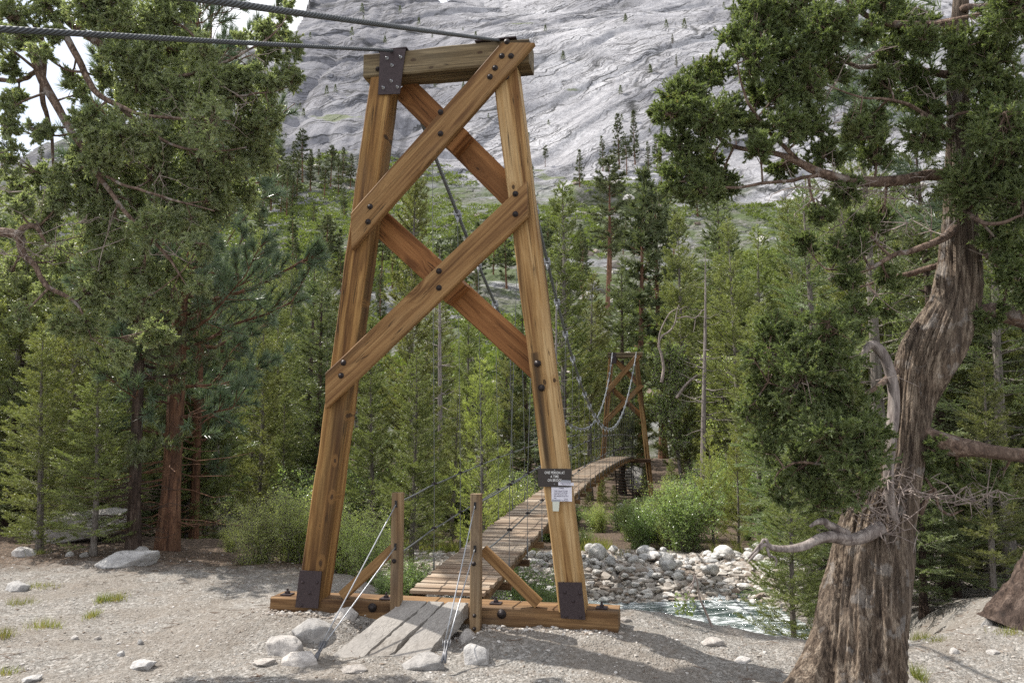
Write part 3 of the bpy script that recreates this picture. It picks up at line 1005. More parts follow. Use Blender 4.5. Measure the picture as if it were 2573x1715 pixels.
for s in (-1, 1):
    A = Acc()
    vv = np.linspace(0.40, SPAN - 0.3, 110)
    uo, ui = s * 0.375, s * 0.33
    Vv = []
    for q in vv:
        z = deck_z(q) - 0.040
        Vv += [(uo, q, z), (ui, q, z), (ui, q, z - 0.10), (uo, q, z - 0.10)]
    k = np.arange(len(vv) - 1)[:, None] * 4
    j = np.arange(4)[None, :]
    qd = np.stack([k + j, k + (j + 1) % 4, k + 4 + (j + 1) % 4, k + 4 + j], -1).reshape(-1, 4)
    A.add(np.array(Vv), qd)
    link('stringer', A.mesh('stringer', M['sill'], False), dk)
tv = np.arange(1.4, SPAN - 0.5, 1.18)
for q in tv:
    A = Acc()
    A.add(*boxv(-0.47, 0.47, q - 0.035, q + 0.035, deck_z(q) - 0.22, deck_z(q) - 0.142))
    link('crossbearer', A.mesh('crossbearer', M['sill']), dk)

# twisted rope material
def rope(name, c, pitch, rough=0.45, metal=0.45):
    t = NT(name)
    uv = t.n('ShaderNodeUVMap').outputs[0]
    sx = t.n('ShaderNodeSeparateXYZ', {0: uv})
    ph = t.math('ADD', t.math('MULTIPLY', sx.outputs['X'], pitch), t.math('MULTIPLY', sx.outputs['Y'], 6.0))
    w_ = t.math('ABSOLUTE', t.math('SINE', t.math('MULTIPLY', ph, math.pi)))
    col = t.mix(t.mr(w_, 0.0, 0.45, 0.8, 0.0), c, tuple(x * 0.12 for x in c))
    col = t.mix(t.mr(t.noise(t.n('ShaderNodeTexCoord').outputs['Object'], 3.0, 4), 0.45, 0.65, 0, 0.4), col, tuple(x * 0.5 for x in c))
    t.pbr(col, rough, t.bump(w_, 1.0, 0.006), metal=metal, spec=0.4)
    return t.m


M['rope'] = rope('wire_rope', (0.20, 0.21, 0.22), 24.0)
M['ropedark'] = rope('greased_rope', (0.085, 0.092, 0.098), 26.0, 0.5, 0.3)


def cable(name, pts, r, mat, parent, S=10):
    pts = np.asarray(pts, float)
    V, fs = tubes(pts[None], np.full((1, len(pts)), r), S)
    me = mesh_np(name, V, fs, True, mat)
    L = np.concatenate([[0], np.cumsum(np.linalg.norm(np.diff(pts, axis=0), axis=1))])
    uvl = me.uv_layers.new(name='UVMap')
    nq = (len(pts) - 1) * S
    uv = []
    for k in range(len(pts) - 1):
        for s in range(S):
            uv += [(L[k], s / S), (L[k], (s + 1) / S), (L[k + 1], (s + 1) / S), (L[k + 1], s / S)]
    flat = np.zeros((len(me.loops), 2), dtype=np.float32)
    flat[:len(uv)] = uv
    uvl.data.foreach_set('uv', flat.ravel())
    return link(name, me, parent)


def seg_tube(A, a, b, r, S=6):
    A.add(*tubes([[a, b]], [[r, r]], S))


for s in (-1, 1):
    sd = 'left' if s < 0 else 'right'
    mc = bthing('main_cable', ('grey suspension cable sagging from the %s end of the near crossbeam with hangers' % sd), 'suspension cable', 'main cables of the footbridge')
    us = -0.53 if s < 0 else 0.62
    sp = np.linspace(0.12, SPAN - 0.1, 90)
    uu = s * cab_u(sp)
    zz = cab_z(sp)
    if s < 0:
        uu = uu + 0.09 * np.clip(1 - sp / 6, 0, 1)
    pts = np.stack([uu, sp, zz], -1)
    pts[0, 2] = 6.062
    cable('main_rope', pts, 0.024, M['rope'], mc)
    # hangers with clamps
    for q in tv:
        u = float(s * cab_u(q)) + (0.09 * max(0, 1 - q / 6) if s < 0 else 0)
        zc = float(cab_z(q))
        zd = deck_z(q) - 0.19
        A = Acc()
        ue = s * 0.445
        um = s * 0.45
        zr = deck_z(q) + 0.95
        A.add(*tubes([[(u, q, zc - 0.10), (um, q, zr), (ue, q, zd + 0.30)]], [[0.0042] * 3], 5))
        A.add(*tubes([[(ue, q, zd + 0.32), (ue, q, zd + 0.24), (ue, q, zd + 0.12), (ue, q, zd + 0.04), (ue, q, zd - 0.04)]], [[0.006, 0.010, 0.010, 0.006, 0.006]], 6))
        hg = link('hanger', A.mesh('hanger', M['hanger']), mc)
        A = Acc()
        sl = float((cab_z(q + 0.1) - cab_z(q - 0.1)) / 0.2)
        dv = 0.035
        for e in (-1, 1):
            A.add(*boxv(u - 0.045, u + 0.045, q + e * dv - 0.014, q + e * dv + 0.014, zc + e * dv * sl - 0.034, zc + e * dv * sl + 0.034))
        A.add(*tubes([[(u, q, zc - 0.03), (u, q, zc - 0.07), (u, q, zc - 0.12)]], [[0.012, 0.022, 0.009]], 6))
        link('cable_clamp', A.mesh('cable_clamp', M['zinc']), hg)
    # backstay toward the camera side
    bs = bthing('backstay_cable', ('thick twisted cable coming toward the viewer from the %s saddle, %s' % (sd, 'the lower of the two' if s < 0 else 'the higher of the two')), 'anchor cable', 'backstay cables of the near tower')
    a = np.array([us, 0.10, 6.066])
    tgt = P(0, 66, 3.85) if s < 0 else P(600, 4, 3.6)
    rel = tgt - C3
    b = np.array([np.dot(rel, U3), np.dot(rel, V3), rel[2]])
    dirv = (b - a) / np.linalg.norm(b - a)
    far_ = a + dirv * 9.5
    n = 40
    ts = np.linspace(0, 1, n)[:, None]
    pts = a + (far_ - a) * ts
    pts[:, 2] -= 0.015 * np.sin(ts[:, 0] * math.pi)
    pts = np.vstack([[us, 0.30, 6.060], pts])
    cable('twisted_rope', pts, 0.0180, M['ropedark'], bs, 12)

# handrail cables
for s in (-1, 1):
    for lv, (h0, hm) in (('upper', (1.28, 0.95)), ('lower', (0.85, 0.44))):
        hr = bthing('handrail_cable', '%s handrail wire on the %s side of the plank deck' % (lv, 'left' if s < 0 else 'right'), 'handrail cable', 'handrail wires along the deck')
        vv = np.concatenate([[-0.09], np.linspace(0.1, SPAN - 0.2, 60)])
        uu = np.interp(vv, [-0.1, 1.2, 34], [0.395, 0.45, 0.45]) * s
        zz = np.array([deck_z(max(q, 0)) + hm for q in vv])
        # shallow sag between hangers
        zz = zz - 0.012 * np.abs(np.sin((vv - 1.4) / 1.18 * math.pi))
        pts = np.stack([uu, vv, zz], -1)
        pts[0] = (s * 0.40 + (0.0 if s < 0 else 0.015), -0.105, h0 + 0.03)
        cable('wire', pts, 0.0085, M['rope'], hr, 7)
        for q in tv:
            A = Acc()
            zc = deck_z(q) + hm
            A.add(*tubes([[(s * 0.45 - 0.03, q, zc), (s * 0.45, q, zc + 0.012), (s * 0.45 + 0.03, q, zc)]], [[0.012, 0.018, 0.012]], 6))
            link('clip', A.mesh('clip', M['bolt']), hr)

# guard posts
for s, uc in ((-1, -0.388), (1, 0.412)):
    gp = bthing('guard_post', 'short timber post at the %s of the ramp with %s' % ('left' if s < 0 else 'right', 'its slanted brace to the left' if s < 0 else 'its slanted brace to the right'), 'handrail post', 'short posts flanking the ramp')
    z0 = 0.20 if s < 0 else 0.07
    post = timber('post', (uc, z0), (uc - 0.01 * s * 0 , 1.385), 0.105, 0.115, -0.108, M['post'], gp, seg=10, ch=0.008)
    timber('brace', (s * 1.0 - 0.0, 0.345), (s * 0.45, 0.84), 0.105, 0.085, 0.03, M['brace'], gp, seg=8)
    for zz in (1.29, 0.88):
        A = Acc()
        A.add(*boxv(uc - 0.012, uc + 0.012, -0.1115, -0.108, zz - 0.045, zz + 0.02))
        o = link('cable_slot', A.mesh('cable_slot', M['darksteel']), gp)
    bolt(post, uc - 0.01, 0.73, -0.109, 0.022)
    if s > 0:
        bolt(post, uc, 0.25, -0.109, 0.018)
        bolt(post, uc, 0.13, -0.109, 0.018)
    # anchor wires
    ac = bthing('anchor_wire', 'pair of thin steel guy wires from the %s post to the ground by the ramp' % ('left' if s < 0 else 'right'), 'guy wire', 'guy wires at the ramp')
    gp0 = (815, 1611) if s < 0 else (1123, 1607)
    gp1 = (787, 1664) if s < 0 else (1114, 1664)

    def tow(x, y, v):
        u, z = tp(x, y, v)
        return np.array([u, v, z])
    mv, gv = (-0.86, -1.02)
    m0 = tow(*gp0, mv)
    e0 = tow(*gp1, gv)
    A2 = Acc()
    for (hz, off) in ((1.27, -0.014), (0.86, 0.016)):
        st_ = np.array([uc - 0.002, -0.112, hz])
        en = m0 + np.array([off, 0, 0])
        cable('wire', np.linspace(st_, en, 6), 0.0062, M['zinc'], ac, 7)
        dv = (e0 - en)
        A2.add(*tubes([[en, en + dv * 0.12, en + dv * 0.2, en + dv * 0.5, en + dv * 0.58, e0 + np.array([off, 0, 0])]], [[0.007, 0.015, 0.009, 0.009, 0.016, 0.010]], 8))
        A2.add(*tubes([[en + np.array([-0.02, 0, 0.005]), en + dv * 0.3 + np.array([-0.02, 0, 0])], [en + np.array([0.02, 0, 0.005]), en + dv * 0.3 + np.array([0.02, 0, 0])]], [[0.005, 0.005]] * 2, 6))
    link('turnbuckle', A2.mesh('turnbuckle', M['darkzinc'], True), ac)

# ramp of three heavy grey planks
rp = bthing('timber_ramp', 'short ramp of three thick split grey planks leading up to the deck', 'ramp')
topL, topR = -0.335, 0.325


def lowpt(x, y, z):
    r = ray(x, y)
    k = (z - 2) / r[2]
    p = EYE + r * k - C3
    return np.array([np.dot(p, U3), np.dot(p, V3), z])


L0, R0 = lowpt(795, 1672, -0.05), lowpt(1052, 1668, -0.05)
fr = [(0.0, 0.37), (0.40, 0.62), (0.66, 1.0)]
for i, (f0, f1) in enumerate(fr):
    n = 30
    Vv = []
    for k in range(n + 1):
        tk = k / n
        for f, sgn in ((f0, 1), (f1, -1)):
            tpp = np.array([topL + (topR - topL) * f, -0.005, 0.345])
            bot = L0 + (R0 - L0) * f
            p = tpp + (bot - tpp) * tk
            jit = 0.010 * vnoise(tk * 14, f * 50 + i * 3) + 0.007 * vnoise(tk * 45, f * 90)
            if f not in (0.0, 1.0):
                jit += 0.018 * vnoise(tk * 5, f * 31)
            p = p + np.array([jit + 0.004 * sgn, 0, 0.004 * vnoise(tk * 6, i * 7)])
            Vv.append(p)
    Vv = np.array(Vv)
    lo = Vv.copy()
    lo[:, 2] -= 0.135
    allv = np.vstack([Vv, lo])
    m = len(Vv)
    fs = []
    for k in range(n):
        a, b, c, d = 2 * k, 2 * k + 1, 2 * k + 3, 2 * k + 2
        fs += [(a, d, c, b), (a + m, b + m, c + m, d + m), (a, a + m, d + m, d), (b, c, c + m, b + m)]
    fs += [(0, 1, 1 + m, m), (2 * n, 2 * n + m, 2 * n + 1 + m, 2 * n + 1)]
    ax = (L0 + R0) / 2 - np.array([(topL + topR) / 2, -0.005, 0.345])
    ang = math.atan2(ax[1], ax[0])
    Rm = Matrix.Rotation(ang, 4, 'Z')
    Ri = np.array(Rm.inverted().to_3x3())
    me = mesh_np('plank', allv @ Ri.T, np.array(fs), False, M['ramp'])
    o = link('plank', me, rp)
    o.matrix_basis = Rm

# stairs behind the far tower
stt = thing('steel_staircase', 'black open-tread stair descending behind the far tower', 'staircase', tuple(C3 + V3 * 34.5), RZ)
A0, A1 = (0.45, 0.2), (-1.9, 3.0)
su0, su1 = -0.62, 0.22
for uq in (su0, su1):
    A = Acc()
    n = 2
    V = np.array([(uq - 0.02, 0.1, 0.5), (uq + 0.02, 0.1, 0.5), (uq + 0.02, 0.1, 0.25), (uq - 0.02, 0.1, 0.25),
                  (uq - 0.02, 1.6, -1.75), (uq + 0.02, 1.6, -1.75), (uq + 0.02, 1.6, -2.0), (uq - 0.02, 1.6, -2.0)])
    A.add(V, np.array([[0, 1, 2, 3], [7, 6, 5, 4], [0, 4, 5, 1], [1, 5, 6, 2], [2, 6, 7, 3], [3, 7, 4, 0]]))
    link('stringer', A.mesh('stringer', M['darksteel']), stt)
for i in range(14):
    f = (i + 0.5) / 14
    A = Acc()
    yy, zz = 0.1 + 1.5 * f, 0.42 - 2.25 * f
    A.add(*boxv(su0 + 0.021, su1 - 0.021, yy - 0.09, yy + 0.09, zz - 0.02, zz + 0.02))
    link('tread', A.mesh('tread', M['darksteel']), stt)
for uq in (su0 - 0.05, su1 + 0.05):
    A = Acc()
    A.add(*tubes([[(uq, 0.05, 0.2), (uq, 0.05, 1.45)], [(uq, 1.6, -2.0), (uq, 1.6, -0.8)]], [[0.022, 0.022]] * 2, 6))
    A.add(*tubes([[(uq, 0.05, 1.45), (uq, 1.6, -0.8)]], [[0.02, 0.02]], 6))
    link('handrail', A.mesh('handrail', M['darksteel']), stt)

# ------------------------------------------------------------------ sign and notices on the right leg
def flatmat(name, c, rough=0.7):
    t = NT(name)
    n = t.noise(t.n('ShaderNodeTexCoord').outputs['Object'], 40, 3)
    t.pbr(t.mix(t.mr(n, 0.4, 0.7, 0, 0.15), c, tuple(x * 0.7 for x in c)), rough)
    return t.m


M['signbrown'] = flatmat('sign_brown', (0.050, 0.042, 0.038))
M['signwhite'] = flatmat('sign_lettering', (0.72, 0.71, 0.69))
M['paper'] = flatmat('paper', (0.70, 0.69, 0.76))
M['paper2'] = flatmat('note_paper', (0.62, 0.64, 0.55))
M['tape'] = flatmat('duct_tape', (0.33, 0.34, 0.38), 0.4)
M['ink'] = flatmat('ink', (0.12, 0.10, 0.16))


def z5(x, y):
    return 1330 + x / 11.2, 1160 + y / 11.2


def panel(name, quad5, v, th, mat, parent):
    q = [tp(*z5(*p), v) for p in quad5]
    return plate(name, q, v, th, parent, mat), q


def text(body, x5, y5, size, v, mat, parent, align='CENTER', name='lettering', sp=1.0):
    c = bpy.data.curves.new(name, 'FONT')
    c.body = body
    c.size = size
    c.align_x = align
    c.extrude = 0.0008
    c.space_character = sp
    c.materials.append(mat)
    o = link(name, c, parent)
    u, z = tp(*z5(x5, y5), v)
    o.location = (u, v, z)
    o.rotation_euler = (math.radians(90), 0, 0)
    c.offset = 0.0006 if size > 0.03 else 0.0
    bpy.context.view_layer.update()
    me = bpy.data.meshes.new_from_object(o.evaluated_get(bpy.context.evaluated_depsgraph_get()))
    me.name = name
    o2 = link(name, me, parent)
    o2.location = o.location
    o2.rotation_euler = o.rotation_euler
    o2.scale = (0.66 if size > 0.03 else 0.82, 1, 1)
    bpy.data.objects.remove(o)
    o2.name = name
    return o2


VS = -0.03
sg = bthing('warning_sign', 'dark brown sign with three lines of white letters on the right tower leg', 'sign')
panel('sign_board', [(245, 180), (1190, 192), (1188, 700), (250, 690)], VS + 0.02, 0.022, M['signbrown'], sg)
for ln_, y5, x5 in (("ONE PERSON AT", 335, 712), ("A TIME", 445, 712), ("ON BRIDGE", 550, 712)):
    o = text(ln_, x5, y5, 0.0355, VS - 0.0035, M['signwhite'], sg, sp=1.12)
for (x5, y5) in ((715, 225), (712, 618)):
    u, z = tp(*z5(x5, y5), VS)
    bolt(sg, u, z, VS - 0.002, 0.006, M['zinc'], name='screw', h=0.004)
nt = bthing('paper_strip', 'narrow paper strip taped over the lower corner of the brown sign', 'notice')
panel('paper_sheet', [(815, 562), (1252, 580), (1250, 668), (815, 655)], VS - 0.004, 0.0015, M['paper'], nt)
panel('tape', [(893, 505), (1175, 518), (1172, 582), (890, 572)], VS - 0.0062, 0.0008, M['tape'], nt)
for i, (s_, y5) in enumerate((("Bridge has load limit of one", 610), ("person at a time only", 640))):
    text(s_, 1035, y5, 0.0115, VS - 0.0062, M['ink'], nt)
nt = bthing('paper_notice', 'white printed notice taped below the brown sign', 'notice')
panel('paper_sheet', [(620, 690), (1198, 695), (1202, 1112), (628, 1105)], VS + 0.004, 0.0015, M['paper'], nt)
panel('tape', [(618, 662), (1125, 668), (1122, 724), (620, 716)], VS + 0.0018, 0.0008, M['tape'], nt)
text("CAMPERS", 905, 752, 0.0135, VS + 0.0015, M['ink'], nt)
for i, s_ in enumerate(("Toilet is located 75 yards", "north on JMT and 50 yds", "uphill. Please use to help", "with sanitation in this busy", "area.")):
    text(s_, 690, 822 + 50 * i, 0.0158, VS + 0.0015, M['ink'], nt, 'LEFT')
text("Thanks,", 1035, 1052, 0.0145, VS + 0.0015, M['ink'], nt)
text("Your Rangers", 1000, 1098, 0.0145, VS + 0.0015, M['ink'], nt)
nt = bthing('paper_note', 'small yellowish handwritten note hanging below the white notice', 'notice')
panel('paper_sheet', [(650, 1100), (852, 1105), (830, 1384), (662, 1380)], VS - 0.001, 0.0015, M['paper2'], nt)
panel('tape', [(640, 1055), (872, 1058), (866, 1112), (642, 1108)], VS - 0.0034, 0.0008, M['tape'], nt)
# ------------------------------------------------------------------ rocks
def rockmesh(seed, sub=3, round_=0.5, name='boulder', mat=None):
    bm = bmesh.new()
    bmesh.ops.create_icosphere(bm, subdivisions=sub, radius=1.0)
    V = np.array([v.co[:] for v in bm.verts])
    r = np.random.default_rng(seed)
    k = 1 + 0.20 * fbm(V[:, 0] * 0.9 + seed, V[:, 1] * 0.9, V[:, 2] * 0.9 + seed * 3, 3)
    V = V * k[:, None]
    for _ in range(int(22 - 18 * round_)):  # planar facets
        nrm = r.normal(size=3)
        nrm /= np.linalg.norm(nrm)
        d = r.uniform(0.60, 0.84) + 0.08 * round_
        h = V @ nrm - d
        V = V - nrm[None, :] * np.clip(h, 0, None)[:, None] * (0.97 - 0.3 * round_)
    V = V + (0.028 * fbm(V[:, 0] * 5 + seed, V[:, 1] * 5, V[:, 2] * 5, 3))[:, None] * V
    for v, c in zip(bm.verts, V):
        v.co = c
    me = bpy.data.meshes.new(name)
    for f in bm.faces:
        f.smooth = True
    bm.to_mesh(me)
    bm.free()
    me.materials.append(mat or M['rock'])
    return me


RL = [rockmesh(i, 4, 0.02 + 0.07 * (i % 4)) for i in range(8)]
RW = [rockmesh(20 + i, 3, 0.45, mat=M['wetrock']) for i in range(8)]


def place_rock(me, x, y, w, h, d=None, sink=0.35, label=None, cat='rock', group=None, rz=None, name='boulder', dz=0):
    o = link(name, me)
    d = d or w * 0.8
    z = float(gz(x, y))
    o.location = (x, y, z + h * (0.5 - sink) + dz)
    o.scale = (w / 2, d / 2, h / 2)
    o.rotation_euler = (random.uniform(-0.15, 0.15), random.uniform(-0.15, 0.15), random.uniform(0, 6.28) if rz is None else rz)
    tag(o, label, cat, group)
    return o


def gp(x, y, z=0.0):
    r = ray(x, y)
    k = (z - 2) / r[2]
    for _ in range(4):
        p = EYE + r * k
        k = (float(gz(p[0], p[1])) - 2) / r[2]
    return EYE + r * k


for (x, y, wpx, hpx, lab) in (
    (705, 1645, 125, 62, 'broad pale boulder left of the ramp anchor, nearest the sill end'),
    (778, 1628, 120, 75, 'rounded pale boulder behind the left turnbuckle'),
    (868, 1600, 70, 40, 'dark-sided rock half hidden beside the left ramp edge'),
    (745, 1672, 110, 34, 'low flat stone in front of the left anchor'),
    (655, 1668, 70, 16, 'thin flat stone left of the low anchor stone'),
    (892, 1690, 75, 20, 'flat half-buried stone in front of the ramp'),
    (1060, 1682, 125, 48, 'wide pale stone under the right corner of the ramp foot'),
    (1196, 1668, 90, 62, 'tall light boulder right of the ramp'),
    (1172, 1612, 60, 45, 'pointed stone between the ramp and the right boulder'),
    (948, 1556, 36, 26, 'small pale rock against the sill left of the ramp'),
    (285, 1422, 200, 52, 'long low granite slab at the back of the gravel on the left'),
    (345, 1398, 60, 42, 'rounded grey boulder at the foot of the two pine trunks'),
    (50, 1397, 70, 34, 'pale boulder at the left edge under the pine boughs'),
    (30, 1485, 75, 32, 'white rock with grass behind it at the left edge'),
    (170, 1395, 26, 18, 'small stone below the shadowed boulder'),
    (205, 1397, 28, 18, 'small pale stone beside the long slab'),
    (348, 1682, 80, 22, 'flat pale stone alone on the left gravel'),
    (300, 1648, 24, 22, 'fist-sized rounded stone on the left gravel'),
    (350, 1618, 20, 16, 'small dark stone on the left gravel'),
    (242, 1607, 22, 16, 'small whitish stone on the left gravel'),
    (184, 1605, 24, 14, 'small angular white stone far left on the gravel'),
    (65, 1712, 60, 16, 'flat stone at the bottom left corner'),
    (1792, 1622, 70, 24, 'flat grey rock in the shade right of the tower'),
    (1870, 1665, 55, 14, 'thin slab lying in the long ground shadow'),
    (2285, 1600, 34, 22, 'white rock just right of the juniper trunk'),
    (2492, 1570, 40, 26, 'white rock at the base of the dark leaning trunk'),
    (2402, 1642, 30, 22, 'brown stone on the ground right of the juniper'),
    (2500, 1642, 40, 12, 'flat pale stone at the lower right'),
    (2560, 1560, 30, 30, 'pale rock at the right edge'),
    (1570, 1560, 40, 12, 'pale flat stone off the right end of the sill'),
    (1522, 1525, 36, 16, 'white stone behind the right end of the sill'),
):
    p = gp(x, y)
    m = p[1] / F
    o = place_rock(random.choice(RL), p[0], p[1] + 0.25 * wpx * m, wpx * m, hpx * m * 1.5, wpx * m * 0.75, 0.52, lab, 'rock', rz=random.uniform(-0.4, 0.4))
o = place_rock(RL[1], -7.5, 14.3, 2.3, 0.75, 1.2, 0.2, 'large shaded granite boulder behind the pine trunks on the left', 'boulder', rz=0.05)

# boulders of the river bar
rr = np.random.default_rng(8)
for k in range(285):
    x = rr.uniform(-1.2, 8.5)
    f = rr.random() ** 0.8
    y = 16.3 + 4.0 * f
    big = rr.random()
    s = 0.12 + 0.16 * big ** 2 + (0.12 if big > 0.93 else 0) + 0.06 * f
    h = s * rr.uniform(0.55, 0.85)
    shade = 'pale rounded river boulder in the cobble bank across the water'
    o = place_rock(RW[k % 8], x, y, s * rr.uniform(1.0, 1.5), h, s, 0.2, shade, 'boulder', 'boulders of the far cobble bank', dz=rr.uniform(-0.02, 0.22) * (0.3 + f * 0.5))
for (x, y, s) in ((3.55, 19.4, 0.62), (2.0, 19.0, 0.85), (4.4, 18.0, 0.6), (1.95, 20.3, 0.55), (5.1, 19.6, 0.7), (6.2, 18.8, 0.62), (5.9, 18.0, 0.55), (3.5, 18.2, 0.66), (6.6, 19.5, 0.6)):
    s *= 0.72
    place_rock(RW[int(s * 100) % 8], x, y, s, s * 0.7, s * 0.8, 0.2, 'large pale boulder among smaller ones in the cobble bank across the water', 'boulder', 'largest boulders of the far cobble bank', dz=0.1)


def pebbles(name, n, fx, size, flat, label, mat, sub=1):
    bm = bmesh.new()
    bmesh.ops.create_icosphere(bm, subdivisions=sub, radius=1.0)
    bv = np.array([v.co[:] for v in bm.verts])
    bf = np.array([[v.index for v in f.verts] for f in bm.faces])
    bm.free()
    r = np.random.default_rng(n)
    x, y = fx(r, n)
    s = size(r, n, y)
    z = gz(x, y)
    k = 1 + 0.28 * r.normal(size=(n, len(bv)))
    V = bv[None] * np.clip(k, 0.5, 1.5)[..., None]
    V = V * s[:, None, None] * np.array([1, 1, 0])[None, None] + V * (s * flat)[:, None, None] * np.array([0, 0, 1])[None, None]
    V[..., 0] *= r.uniform(0.7, 1.5, n)[:, None]
    a = r.uniform(0, 6.28, n)
    ca, sa = np.cos(a)[:, None], np.sin(a)[:, None]
    V = np.stack([V[..., 0] * ca - V[..., 1] * sa, V[..., 0] * sa + V[..., 1] * ca, V[..., 2]], -1)
    V = V + np.stack([x, y, z + s * flat * 0.25], -1)[:, None]
    Fa = (bf[None] + (np.arange(n) * len(bv))[:, None, None]).reshape(-1, 3)
    o = link(name, mesh_np(name, V.reshape(-1, 3), Fa, False, mat))
    tag(o, label, None, kind='stuff')
    return o


def fx_near(r, n):
    y = 4.2 + 9.5 * r.random(n) ** 1.3
    x = (r.random(n) * 1.5 - 0.75) * y
    return x, y


pebbles('gravel', 15000, fx_near, lambda r, n, y: 0.003 + 0.013 * r.random(n) ** 5 + 0.004 * r.random(n), 0.6, 'loose pebbles scattered over the pale ground', M['pebble'])
pebbles('gravel', 8500, lambda r, n: (r.uniform(-3, 9, n), 15.9 + 4.8 * r.random(n)), lambda r, n, y: 0.03 + 0.095 * r.random(n) ** 2, 0.65, 'cobbles packed between the boulders of the far bank', M['pebble'])
def fx_sill(r, n):
    u = r.uniform(-1.75, 1.8, n)
    v = -0.10 + r.normal(0, 0.07, n)
    return C3[0] + U3[0] * u + V3[0] * v, C3[1] + U3[1] * u + V3[1] * v


pebbles('gravel', 900, fx_sill, lambda r, n, y: 0.006 + 0.020 * r.random(n) ** 3, 0.7, 'small stones gathered along the foot of the sill beam', M['pebble'])
# ------------------------------------------------------------------ foliage
def unit(v):
    return v / (np.linalg.norm(v, axis=-1, keepdims=True) + 1e-9)


def leaves(P0, D, length, width, r, jit=0.0):
    """one slim triangle per row: base P0, direction D"""
    n = len(P0)
    D = unit(D)
    side = unit(np.cross(D, r.normal(size=(n, 3))))
    L = np.broadcast_to(np.asarray(length, float), (n,))[:, None]
    w = np.broadcast_to(np.asarray(width, float), (n,))[:, None]
    V = np.stack([P0 - side * w * 0.5, P0 + side * w * 0.5, P0 + D * L], 1).reshape(-1, 3)
    Fa = np.arange(n * 3).reshape(-1, 3)
    return V, Fa


def quads(P0, D, length, width, r):
    n = len(P0)
    D = unit(D)
    side = unit(np.cross(D, r.normal(size=(n, 3))))
    L = np.broadcast_to(np.asarray(length, float), (n,))[:, None]
    w = np.broadcast_to(np.asarray(width, float), (n,))[:, None]
    V = np.stack([P0, P0 + D * L * 0.45 + side * w * 0.5, P0 + D * L, P0 + D * L * 0.45 - side * w * 0.5], 1).reshape(-1, 3)
    return V, np.arange(n * 4).reshape(-1, 4)


def spray(A, B, k, length, width, spread, r):
    """needles along twigs A->B, k per twig"""
    n = len(A)
    s = r.random((n, k, 1))
    P0 = A[:, None] * (1 - s) + B[:, None] * s
    D = unit(B - A)[:, None] + spread * unit(r.normal(size=(n, k, 3)))
    return leaves(P0.reshape(-1, 3), D.reshape(-1, 3), length * r.uniform(0.6, 1.15, n * k), width, r)


